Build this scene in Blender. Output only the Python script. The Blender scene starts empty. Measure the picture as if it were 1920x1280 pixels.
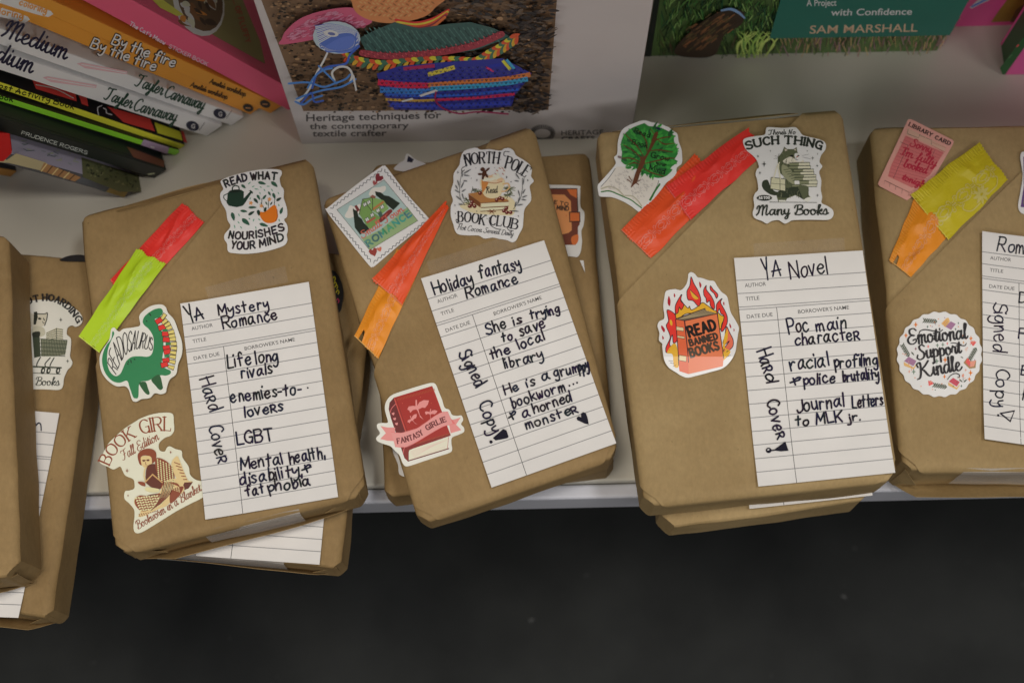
import bpy, bmesh, math, random
from mathutils import Vector, Matrix, noise

# ------------------------------------------------------------------ scene, camera, light
sc = bpy.context.scene
C = sc.collection
PITCH, ROLL, FPX, CAMH = math.radians(18.5), math.radians(-1.3), 2580.0, 0.835
cam_d = bpy.data.cameras.new('camera')
cam = bpy.data.objects.new('camera', cam_d)
C.objects.link(cam)
CAMR = Matrix.Rotation(PITCH, 3, 'X') @ Matrix.Rotation(ROLL, 3, 'Z')
CAMP = Vector((0, -CAMH * math.tan(PITCH - math.atan(265 / FPX)), CAMH))
cam.matrix_world = Matrix.Translation(CAMP) @ CAMR.to_4x4()
cam_d.sensor_width = 36.0
cam_d.lens = FPX / 1920 * 36.0
cam_d.clip_start, cam_d.clip_end = 0.01, 50
cam_d.dof.use_dof = True
cam_d.dof.focus_distance = 0.80
cam_d.dof.aperture_fstop = 6.3
sc.camera = cam

world = bpy.data.worlds.new('World')
sc.world = world
world.use_nodes = True
bg = world.node_tree.nodes['Background']
bg.inputs[0].default_value = (0.95, 0.97, 1.0, 1)
bg.inputs[1].default_value = 0.04

def area(name, loc, target, sx, sy, power, color):
    d = bpy.data.lights.new(name, 'AREA')
    d.shape, d.size, d.size_y, d.energy, d.color = 'RECTANGLE', sx, sy, power, color
    o = bpy.data.objects.new(name, d)
    o.location = loc
    o.rotation_euler = (Vector(target) - Vector(loc)).to_track_quat('-Z', 'Y').to_euler()
    C.objects.link(o)
    return o
area('ceiling_lamp', (-0.35, -0.16, 2.4), (-0.2, 0, 0), 0.7, 0.20, 17.3, (1.0, 0.90, 0.76))
area('ceiling_lamp', (0.75, -0.16, 2.4), (0.2, 0, 0), 0.7, 0.20, 17.3, (1.0, 0.98, 0.96))
for lx, ly, lp in ((-2.3, -1.9, 15), (0.1, -2.8, 15), (2.3, -1.9, 15)):
    area('fill_lamp', (lx, ly, 2.2), (0, 0.2, 0.1), 1.4, 0.7, lp, (1.0, 0.965, 0.93))  # added fill lights: brighten the upright covers and lift the pile shadows

sc.view_settings.view_transform = 'Standard'
sc.view_settings.look = 'None'
sc.view_settings.exposure = 0
sc.view_settings.gamma = 1
sc.render.engine = 'CYCLES'
sc.cycles.max_bounces = 6

# ------------------------------------------------------------------ pixel rays onto real planes
def ray(px, py):
    return CAMR @ Vector(((px - 960) / FPX, (640 - py) / FPX, -1.0))
def atz(px, py, z=0.0):
    d = ray(px, py)
    return CAMP + d * ((z - CAMP.z) / d.z)
def atp(px, py, p, n):
    d = ray(px, py)
    return CAMP + d * ((p - CAMP).dot(n) / d.dot(n))

# ------------------------------------------------------------------ colour and materials
def lin(c):
    c = c / 255.0
    return c / 12.92 if c <= 0.04045 else ((c + 0.055) / 1.055) ** 2.4
def col(r, g, b, e=0.73):
    return tuple(min(0.86, max(0.004, lin(v) / e)) for v in (r, g, b))
WHITE = col(224, 219, 212)
BLACK = (0.012, 0.011, 0.014)
INK = (0.010, 0.009, 0.022)

def new_mat(name):
    m = bpy.data.materials.new(name)
    m.use_nodes = True
    return m, m.node_tree.nodes, m.node_tree.links, m.node_tree.nodes['Principled BSDF']

def print_mat(name, rough, spec=0.5, coat=0.0, bump=0.0, bscale=300):
    m, N, L, b = new_mat(name)
    ca = N.new('ShaderNodeVertexColor'); ca.layer_name = 'Col'
    tc = N.new('ShaderNodeTexCoord')
    nz = N.new('ShaderNodeTexNoise'); nz.inputs['Scale'].default_value = 45; nz.inputs['Detail'].default_value = 5
    L.new(tc.outputs['Object'], nz.inputs['Vector'])
    mr = N.new('ShaderNodeMapRange'); mr.inputs[3].default_value = 0.91; mr.inputs[4].default_value = 1.05
    L.new(nz.outputs[0], mr.inputs[0])
    mx = N.new('ShaderNodeVectorMath'); mx.operation = 'SCALE'
    L.new(ca.outputs[0], mx.inputs[0]); L.new(mr.outputs[0], mx.inputs[3])
    L.new(mx.outputs[0], b.inputs['Base Color'])
    b.inputs['Roughness'].default_value = rough
    b.inputs['Specular IOR Level'].default_value = spec
    b.inputs['Coat Weight'].default_value = coat
    b.inputs['Coat Roughness'].default_value = 0.12
    if bump:
        n2 = N.new('ShaderNodeTexNoise'); n2.inputs['Scale'].default_value = bscale; n2.inputs['Detail'].default_value = 4
        L.new(tc.outputs['Object'], n2.inputs['Vector'])
        bp = N.new('ShaderNodeBump'); bp.inputs['Strength'].default_value = bump; bp.inputs['Distance'].default_value = 0.001
        L.new(n2.outputs[0], bp.inputs['Height']); L.new(bp.outputs[0], b.inputs['Normal'])
    return m
M_STICK = print_mat('glossy_sticker_vinyl', 0.40, 0.5, 0.35, 0.06, 40)
M_GLOSS = print_mat('extra_glossy_vinyl', 0.35, 0.5, 1.0, 0.02, 40)
M_CARD = print_mat('card_stock', 0.75, 0.25, 0, 0.05, 500)
M_FOIL = print_mat('sachet_film', 0.48, 0.45, 0.0, 0.25, 90)
M_COVER = print_mat('printed_cover', 0.45, 0.4, 0.0, 0.04, 200)

def kraft(name, c0, c1):
    m, N, L, b = new_mat(name)
    tc = N.new('ShaderNodeTexCoord')
    oi = N.new('ShaderNodeObjectInfo')
    add = N.new('ShaderNodeVectorMath'); add.operation = 'ADD'
    cmb = N.new('ShaderNodeCombineXYZ')
    L.new(oi.outputs['Random'], cmb.inputs[0]); L.new(oi.outputs['Random'], cmb.inputs[1])
    L.new(tc.outputs['Object'], add.inputs[0]); L.new(cmb.outputs[0], add.inputs[1])
    def nz(scale, detail, stretch=None, rough=0.55):
        n = N.new('ShaderNodeTexNoise')
        n.inputs['Scale'].default_value = scale; n.inputs['Detail'].default_value = detail; n.inputs['Roughness'].default_value = rough
        if stretch:
            mp = N.new('ShaderNodeMapping'); mp.inputs['Scale'].default_value = stretch
            L.new(add.outputs[0], mp.inputs[0]); L.new(mp.outputs[0], n.inputs['Vector'])
        else:
            L.new(add.outputs[0], n.inputs['Vector'])
        return n
    big, fib, spk = nz(14, 4), nz(420, 3, (1, 0.55, 1), 0.7), nz(340, 2)
    r = N.new('ShaderNodeValToRGB')
    r.color_ramp.elements[0].position, r.color_ramp.elements[1].position = 0.3, 0.72
    r.color_ramp.elements[0].color = c0
    r.color_ramp.elements[1].color = c1
    L.new(big.outputs[0], r.inputs[0])
    r2 = N.new('ShaderNodeMapRange'); r2.inputs[1].default_value = 0.3; r2.inputs[2].default_value = 0.7
    r2.inputs[3].default_value = 0.92; r2.inputs[4].default_value = 1.08
    L.new(fib.outputs[0], r2.inputs[0])
    r3 = N.new('ShaderNodeMapRange'); r3.inputs[1].default_value = 0.20; r3.inputs[2].default_value = 0.27
    r3.inputs[3].default_value = 0.62; r3.inputs[4].default_value = 1.0
    L.new(spk.outputs[0], r3.inputs[0])
    mu = N.new('ShaderNodeMath'); mu.operation = 'MULTIPLY'
    L.new(r2.outputs[0], mu.inputs[0]); L.new(r3.outputs[0], mu.inputs[1])
    s = N.new('ShaderNodeVectorMath'); s.operation = 'SCALE'
    L.new(r.outputs[0], s.inputs[0]); L.new(mu.outputs[0], s.inputs[3])
    L.new(s.outputs[0], b.inputs['Base Color'])
    b.inputs['Roughness'].default_value = 0.72
    b.inputs['Specular IOR Level'].default_value = 0.3
    wr = nz(22, 5, None, 0.6)
    b1 = N.new('ShaderNodeBump'); b1.inputs['Strength'].default_value = 0.55; b1.inputs['Distance'].default_value = 0.0022
    L.new(wr.outputs[0], b1.inputs['Height'])
    rg = nz(9, 3, None, 0.5); rg.noise_type = 'RIDGED_MULTIFRACTAL'; rg.inputs['Distortion'].default_value = 0.4
    b0 = N.new('ShaderNodeBump'); b0.inputs['Strength'].default_value = 0.65; b0.inputs['Distance'].default_value = 0.0012
    L.new(rg.outputs[0], b0.inputs['Height']); L.new(b1.outputs[0], b0.inputs['Normal'])
    b1 = b0
    b2 = N.new('ShaderNodeBump'); b2.inputs['Strength'].default_value = 0.22; b2.inputs['Distance'].default_value = 0.0004
    L.new(fib.outputs[0], b2.inputs['Height']); L.new(b1.outputs[0], b2.inputs['Normal'])
    L.new(b2.outputs[0], b.inputs['Normal'])
    return m
M_KRAFT = kraft('kraft_paper', (0.300, 0.205, 0.090, 1), (0.412, 0.296, 0.142, 1))
M_KRAFT_BROWN = kraft('browner_kraft_paper', (0.252, 0.163, 0.068, 1), (0.356, 0.240, 0.108, 1))

def plain(name, c, rough=0.5, spec=0.4, var=0.08, scale=20, bump=0.0, bscale=60):
    m, N, L, b = new_mat(name)
    tc = N.new('ShaderNodeTexCoord')
    nz = N.new('ShaderNodeTexNoise'); nz.inputs['Scale'].default_value = scale; nz.inputs['Detail'].default_value = 6
    L.new(tc.outputs['Object'], nz.inputs['Vector'])
    r = N.new('ShaderNodeValToRGB')
    r.color_ramp.elements[0].position, r.color_ramp.elements[1].position = 0.3, 0.7
    r.color_ramp.elements[0].color = tuple(v * (1 - var) for v in c) + (1,)
    r.color_ramp.elements[1].color = tuple(min(0.9, v * (1 + var)) for v in c) + (1,)
    L.new(nz.outputs[0], r.inputs[0]); L.new(r.outputs[0], b.inputs['Base Color'])
    b.inputs['Roughness'].default_value = rough
    b.inputs['Specular IOR Level'].default_value = spec
    if bump:
        n2 = N.new('ShaderNodeTexNoise'); n2.inputs['Scale'].default_value = bscale; n2.inputs['Detail'].default_value = 5
        L.new(tc.outputs['Object'], n2.inputs['Vector'])
        bp = N.new('ShaderNodeBump'); bp.inputs['Strength'].default_value = bump; bp.inputs['Distance'].default_value = 0.001
        L.new(n2.outputs[0], bp.inputs['Height']); L.new(bp.outputs[0], b.inputs['Normal'])
    return m
M_PAGES = plain('page_edges', (0.62, 0.57, 0.47), 0.8, 0.2, 0.12, 400)
M_SHELF = plain('cream_shelf_laminate', (0.66, 0.63, 0.545), 0.38, 0.45, 0.03, 8, 0.03, 120)
M_RAIL = plain('grey_white_rail_metal', (0.60, 0.61, 0.67), 0.35, 0.5, 0.04, 12)

def tape_mat():
    m, N, L, b = new_mat('matte_clear_tape')
    b.inputs['Base Color'].default_value = (0.80, 0.78, 0.76, 1)
    b.inputs['Roughness'].default_value = 0.38
    tr = N.new('ShaderNodeBsdfTransparent')
    mix = N.new('ShaderNodeMixShader')
    tc = N.new('ShaderNodeTexCoord')
    nz = N.new('ShaderNodeTexNoise'); nz.inputs['Scale'].default_value = 60; nz.inputs['Detail'].default_value = 4
    mr = N.new('ShaderNodeMapRange'); mr.inputs[3].default_value = 0.03; mr.inputs[4].default_value = 0.10
    L.new(tc.outputs['Object'], nz.inputs['Vector']); L.new(nz.outputs[0], mr.inputs[0])
    L.new(mr.outputs[0], mix.inputs[0]); L.new(tr.outputs[0], mix.inputs[1]); L.new(b.outputs[0], mix.inputs[2])
    L.new(mix.outputs[0], N['Material Output'].inputs['Surface'])
    return m, mr
M_TAPE, _t = tape_mat()
M_TAPE2, _t2 = tape_mat()
M_TAPE2.name = 'frosted_tape'
_t2.inputs[3].default_value, _t2.inputs[4].default_value = 0.16, 0.30

def floor_mat():
    m, N, L, b = new_mat('dark_speckled_floor')
    tc = N.new('ShaderNodeTexCoord')
    n1 = N.new('ShaderNodeTexNoise'); n1.inputs['Scale'].default_value = 9; n1.inputs['Detail'].default_value = 8
    L.new(tc.outputs['Object'], n1.inputs['Vector'])
    r = N.new('ShaderNodeValToRGB')
    r.color_ramp.elements[0].position, r.color_ramp.elements[1].position = 0.3, 0.72
    r.color_ramp.elements[0].color = (0.016, 0.0175, 0.018, 1)
    r.color_ramp.elements[1].color = (0.033, 0.0355, 0.035, 1)
    L.new(n1.outputs[0], r.inputs[0])
    v = N.new('ShaderNodeTexNoise'); v.inputs['Scale'].default_value = 55; v.inputs['Detail'].default_value = 3; v.inputs['Roughness'].default_value = 0.7
    L.new(tc.outputs['Object'], v.inputs['Vector'])
    sp = N.new('ShaderNodeMapRange'); sp.inputs[1].default_value = 0.69; sp.inputs[2].default_value = 0.78
    L.new(v.outputs[0], sp.inputs[0])
    v2 = N.new('ShaderNodeTexNoise'); v2.inputs['Scale'].default_value = 7; v2.inputs['Detail'].default_value = 2
    L.new(tc.outputs['Object'], v2.inputs['Vector'])
    sp2 = N.new('ShaderNodeMapRange'); sp2.inputs[1].default_value = 0.45; sp2.inputs[2].default_value = 0.62; sp2.inputs[4].default_value = 0.45
    L.new(v2.outputs[0], sp2.inputs[0])
    mu2 = N.new('ShaderNodeMath'); mu2.operation = 'MULTIPLY'
    L.new(sp.outputs[0], mu2.inputs[0]); L.new(sp2.outputs[0], mu2.inputs[1])
    mx = N.new('ShaderNodeMix'); mx.data_type = 'RGBA'
    L.new(mu2.outputs[0], mx.inputs[0]); L.new(r.outputs[0], mx.inputs[6]); mx.inputs[7].default_value = (0.5, 0.5, 0.5, 1)
    L.new(mx.outputs[2], b.inputs['Base Color'])
    b.inputs['Roughness'].default_value = 0.75
    b.inputs['Specular IOR Level'].default_value = 0.2
    return m

# ------------------------------------------------------------------ objects
def link(name, me, mat, parent=None):
    o = bpy.data.objects.new(name, me)
    C.objects.link(o)
    if mat and not me.materials:
        me.materials.append(mat)
    if parent:
        o.parent = parent
    return o
def bm_obj(name, bm, mat, parent=None, smooth=False):
    me = bpy.data.meshes.new(name)
    bmesh.ops.recalc_face_normals(bm, faces=bm.faces) if smooth == 'fix' else None
    bm.to_mesh(me); bm.free()
    if smooth:
        for p in me.polygons:
            p.use_smooth = True
    return link(name, me, mat, parent)
def thing(name, label, cat, mat4, group=None):
    o = bpy.data.objects.new(name, None)
    C.objects.link(o)
    o.empty_display_size = 0.02
    o.matrix_world = mat4
    o['label'] = label; o['category'] = cat
    if group:
        o['group'] = group
    return o
def add_box(bm, lo, hi, bev=0.0):
    vs = [bm.verts.new((x, y, z)) for x in (lo[0], hi[0]) for y in (lo[1], hi[1]) for z in (lo[2], hi[2])]
    for f in ((0, 1, 3, 2), (4, 6, 7, 5), (0, 4, 5, 1), (2, 3, 7, 6), (0, 2, 6, 4), (1, 5, 7, 3)):
        bm.faces.new([vs[i] for i in f])
    if bev:
        es = list({e for v in vs for e in v.link_edges})
        bmesh.ops.bevel(bm, geom=es, offset=bev, segments=3, affect='EDGES', profile=0.5)

# ------------------------------------------------------------------ stroke lettering
def glyphs(src):
    out = {}
    for ln in src.strip().splitlines():
        if not ln.strip():
            continue
        k, body = ln.split(' ', 1)
        strokes = []
        for s in body.split('|'):
            s = s.strip()
            sharp = s.startswith('/')
            v = [float(t) for t in s.lstrip('/').split()]
            strokes.append((sharp, list(zip(v[::2], v[1::2]))))
        out[k] = strokes
    return out
CAPS = '''
A /0 0 3.5 10 7 0|/1.2 3.6 5.8 3.6
B /0 0 0 10|0 10 4 9.8 5.5 8 4 5.6 0 5.3|0 5.3 5 5 6.5 2.7 5 .2 0 0
C 6.5 8.5 4 10 1 8.5 0 5 1 1.5 4 0 6.5 1.5
D /0 0 0 10|0 10 4 9.5 6.5 7 6.5 3 4 .5 0 0
E /5.5 10 0 10 0 0 5.5 0|/0 5.2 4.5 5.2
F /5.5 10 0 10 0 0|/0 5.2 4.5 5.2
G 6.5 8.5 4 10 1 8.5 0 5 1 1.5 4 0 6.5 1.5|/6.5 0 6.5 4.5 4 4.5
H /0 0 0 10|/6.5 0 6.5 10|/0 5.2 6.5 5.2
I /0 0 0 10
J 5 10 5 2.5 3.5 0 1.5 0 0 2
K /0 0 0 10|/6 10 0 4|/2 5.8 6.5 0
L /0 10 0 0 5.5 0
M /0 0 .5 10 4 2.5 7.5 10 8 0
N /0 0 0 10 6.5 0 6.5 10
O 4 10 1 8.5 0 5 1 1.5 4 0 7 1.5 8 5 7 8.5 4 10
P /0 0 0 10|0 10 4.5 9.8 6 7.5 4.5 5 0 4.8
R /0 0 0 10|0 10 4.5 9.8 6 7.5 4.5 5 0 4.8|/3 4.8 6.5 0
S 6 8.5 3.5 10 .8 8.8 .8 6.5 3 5.2 5.8 3.8 6 1.3 3.5 0 0 1.5
T /0 10 7 10|/3.5 10 3.5 0
U 0 10 0 3 1.5 .4 3.5 0 5.5 .4 7 3 7 10
V /0 10 3.5 0 7 10
W /0 10 2.5 0 4.5 8 6.5 0 9 10
Y /0 10 3.5 5|/7 10 3.5 5 3.5 0
' /0 10 0 7.5
. /0 0 0 .5
· /0 5 0 5.4
, /.5 1 0 -2
- /0 4 3 4
! /0 10 0 3|/0 0 0 .5
'''
HAND = CAPS.replace('A /0 0 3.5 10 7 0|/1.2 3.6 5.8 3.6', 'A /0 0 3 8.5 6 0|/-.5 3 6.5 3.2') \
    .replace('Y /0 10 3.5 5|/7 10 3.5 5 3.5 0', 'Y /0 10 3 4.5|/5.5 10.5 4 4 4 -1') \
    .replace('C 6.5 8.5 4 10 1 8.5 0 5 1 1.5 4 0 6.5 1.5', 'C 5.5 8.5 3.5 10 1 8.5 0 5 1 1.5 3.5 0 6 1.2') + '''
a 4.6 5 3 6 1 5 0 2.6 1 .2 3 .8 4.6 4.5|4.8 6 4.6 2 6 0
b /0 10 .4 0|.3 3 2.2 6 4.2 5 4 2.2 2 0 .4 1
c 4.6 5 3 6 1 5 0 3 1 .6 3 0 5 1.4
d 4.6 5 3 6 1 5 0 2.6 1 .2 3 .8 4.6 4|/4.8 10 5 0
e 0 3 4 3.4 4.4 5 3 6 1 5 0 3 1 .5 3 0 5 1.4
f 5 8.6 3.6 10 2 8.6 2 4 2 0|/0 5.4 4.6 5.8
g 4.6 5 3 6 1 5 0 3 1 1 3 1.2 4.6 4.6|4.8 6 5 0 4 -3.2 2 -3.8 .4 -2.6
h /0 10 0 0|0 3 2 6 3.8 5.6 4.4 3 4.6 0
i /0 6 .3 0|/.2 8.4 .3 9
j 2 6 2 -1 1 -3.4 -1 -3|/2 8.4 2 9
k /0 10 .2 0|/4.4 6 .2 2.8|/1.4 3.8 5 0
l /0 10 .3 0
m /0 6 .2 0|.2 3.5 1.6 6 2.8 5 3 .2|3 3.5 4.6 6 5.8 5 6.2 0
n /0 6 .2 0|.2 3.5 2 6 3.8 5 4.2 0
o 2.6 6 .8 5 0 3 .8 .6 2.6 0 4.4 1.4 4.8 3.6 4 5.6 2.2 5.8
p /0 6 .4 -4|.2 4 2 6.2 4.4 5 4.2 2 2 .4 .4 1.4
r /0 6 .3 0|.3 3.5 2 5.8 4 5.4
~ /0 6.5 .3 0|-.6 5.6 2 6.8 4.2 5.6 3.4 3.4 .4 2.8|/1.8 3 5 0
s 4 5.2 2.2 6.2 .6 5 2 3.2 3.8 1.6 2.4 0 0 .6
t /2 9 2.2 0|/0 5.6 4.4 6
u 0 6 .2 1.6 2 .2 4 2.4|/4.2 6 4.6 0
v /0 6 2 0 4.4 6.2
w 0 6 .8 .6 2 .6 3 4 3.6 .8 4.8 .6 6 6
y 0 6 .6 3 2.2 2.6 4 4.6|4.6 6.2 4.8 0 3.8 -3 2 -3.8 .6 -3
& /2 6.4 2.4 -.6|/0 2.4 5 3.8|2 4.6 4 6.4 5.2 5.4 4.4 3.6
'''
CURS = CAPS + '''
E 6.5 8.6 4.6 10 1.8 9.2 2 6.6 4.8 5.4 2 5.2 0 3 1 .6 3.6 0 6 1.4 5.6 3 3.8 2.4
S 6.8 8.8 4.8 10 2.8 9 3.2 6.8 5.8 4 5.4 1 2.4 -.4 .2 1 .8 3
K 1.2 7 .6 9 3 9.6 2.8 4 1.6 .2 -.4 -.6|9 10 6 7 3 5|3 5 5 4.4 7.6 .8 9.4 .2 10.4 1.4
M 0 6 .6 8.6 2 9 1.6 3 0 0|2 6 3.8 9.6 4.8 9 4.4 0|4.6 5 6.8 9.6 7.8 9 7.2 2 8 0 9.2 1.6
B .2 7 .6 9 2 9.8 5.6 9.6 6 7 3.4 5.4 6.4 4.6 6.6 1.4 4 0 1.4 .4 .6 2|2.6 9.4 2.2 4 1 .4
T 0 8 .6 9.6 3 9.2 7.4 10|4.4 9.4 4 3 2.4 0 0 .6
F 0 8 .6 9.6 3 9.2 7.4 10|4.4 9.4 4 3 2.4 0 0 .6|2.4 5 6 5.4
N 0 0 1.4 1 2 9.6|2 9.6 5 .4|5 .4 6 8.6 7.4 10
C 6 8.4 5 10 2.4 9 .6 5.4 1 1.6 3.4 0 6.6 2
H .4 8 2 9.8 1.6 4 .4 0|6.4 10 5.8 4 5.8 .8 7 1|.8 5 6 5.4
D 1.6 9.2 1.4 4 .6 .4 3.4 0 6.4 2.4 6.8 7 4 9.8 .4 9
R .4 7.4 1 9.4 4.8 9.8 5.6 7.4 3 5.4 5 3 6 .4 7.4 1|2.2 9.2 1.8 4 .8 0
I 0 8.6 2 9.6 4.4 9.2|2.4 9.4 2 .6|0 .4 2 .4 4 .8
P .2 7 .6 9 2 9.8 5.6 9.6 6 7 4.4 5.2 2.6 5.4|2.6 9.4 2.2 4 1.4 0
a 4 5 2 5.5 .5 3 1 .5 2.5 .5 4.2 4.5|4.3 5.5 4 1.5 5 .3 6 1.5
b 0 1.5 2.5 9 2 10 1.2 9 1 1.5 2 0 4 .5 4.5 3 3.5 4.5 5.5 4.3
c 4 4.5 2.5 5.5 .8 4 .8 1.2 2.2 0 4 .8 5 1.8
d 4 5 2 5.5 .5 3 1 .5 2.5 .5 4.2 4|4.7 10 4.2 1.5 5 .3 6 1.5
e 0 1.5 3 3.5 3 5.2 1.8 5.4 .7 3.5 .9 1 2.3 0 4 1 4.8 2
f 0 1.5 3 8 2.6 10 1.8 9 1.5 2 1.3 -3 .8 -4 .6 -2 2 .5 4 2
g 4 5 2 5.5 .5 3 1 .7 2.5 .7 4.2 4.5|4.4 5.5 4 -2 2.5 -4 1.3 -3 3 -.5 6 1.5
h 0 1.5 2.5 9 2 10 1.2 9 1 0|1 3 2.5 5.3 3.8 5 3.8 1.5 4.6 .2 5.8 1.5
i 0 1.5 1.2 5.5 1 1.5 2 .2 3 1.5|/1.5 7.6 1.5 8.2
k 0 1.5 2.5 9 2 10 1.2 9 1 0|1 2.5 3.5 5.5 3.5 3.8 1.5 3 3.5 .5 5 1
l 0 1.5 2.5 8.5 2 10 1.2 9 1 1.5 2 .2 3.2 1.5
m 0 3 1 5.5 1 0|1 3 2.3 5.4 3.2 5 3.2 0|3.2 3 4.6 5.4 5.6 5 5.5 1.5 6.4 .2 7.5 1.5
n 0 3 1 5.5 1 0|1 3 2.5 5.4 3.6 5 3.6 1.5 4.5 .2 5.6 1.5
o 3 5.4 1 4.8 .6 2 1.8 .1 3.5 .8 4 3.5 3 5.3 3 4.2 5.5 4.2
p 0 3 1 5.5 .8 -4|1 3 2.5 5.5 4.2 4 3.8 .8 2 .2 1 1|3.8 .8 5.5 1.5
r 0 1.5 1 5.8 1.5 4.8 3 4.8 2.8 1.5 3.6 .2 4.8 1.5
s 0 1.5 2 5.8 3.2 2.5 2.5 .3 .5 .6|2.5 .3 4.5 1.5
t 0 1.5 2 8 1.3 1.5 2.2 .2 3.4 1.5|/-.2 5.6 3.5 6
u 0 3 .8 5.5 .8 1.5 1.8 0 3.4 1.5 4 5.5|4 5.5 3.8 1.5 4.6 .2 5.6 1.5
v 0 4 .8 5.5 .9 1 2 .2 3.4 2.5 3.2 5.3 4.8 4.5
w 0 4 .8 5.5 .8 1 2 .2 3 2 3 5|3 2 4.2 .3 5.2 2.5 5 5.3 6.5 4.5
y 0 3 .8 5.5 1 2 2.2 .8 3.6 2.5 4 5.5|4 5.5 3.6 -2 2.3 -4 1.3 -3 3 -.5 5 1.5
'''
FONTS = {'caps': glyphs(CAPS), 'hand': glyphs(HAND), 'curs': glyphs(CURS)}

def smooth_pts(pts, n=7, closed=False):
    if len(pts) < 3:
        return list(pts)
    P = list(pts)
    out = []
    m = len(P)
    for i in range(m if closed else m - 1):
        if closed:
            a, b, c, d = P[i - 1], P[i], P[(i + 1) % m], P[(i + 2) % m]
        else:
            b, c = P[i], P[i + 1]
            a = P[i - 1] if i else (2 * b[0] - c[0], 2 * b[1] - c[1])
            d = P[i + 2] if i + 2 < m else (2 * c[0] - b[0], 2 * c[1] - b[1])
        for k in range(n):
            t = k / n
            out.append(tuple(0.5 * (2 * b[j] + (c[j] - a[j]) * t + (2 * a[j] - 5 * b[j] + 4 * c[j] - d[j]) * t * t
                                    + (3 * b[j] - a[j] - 3 * c[j] + d[j]) * t ** 3) for j in (0, 1)))
    if not closed:
        out.append(P[-1])
    return out
def polypoint(curve, t):
    m = len(curve) - 1
    f = min(max(t, 0), 1) * m
    i = min(int(f), m - 1)
    f -= i
    return (curve[i][0] + (curve[i + 1][0] - curve[i][0]) * f, curve[i][1] + (curve[i + 1][1] - curve[i][1]) * f)

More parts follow.
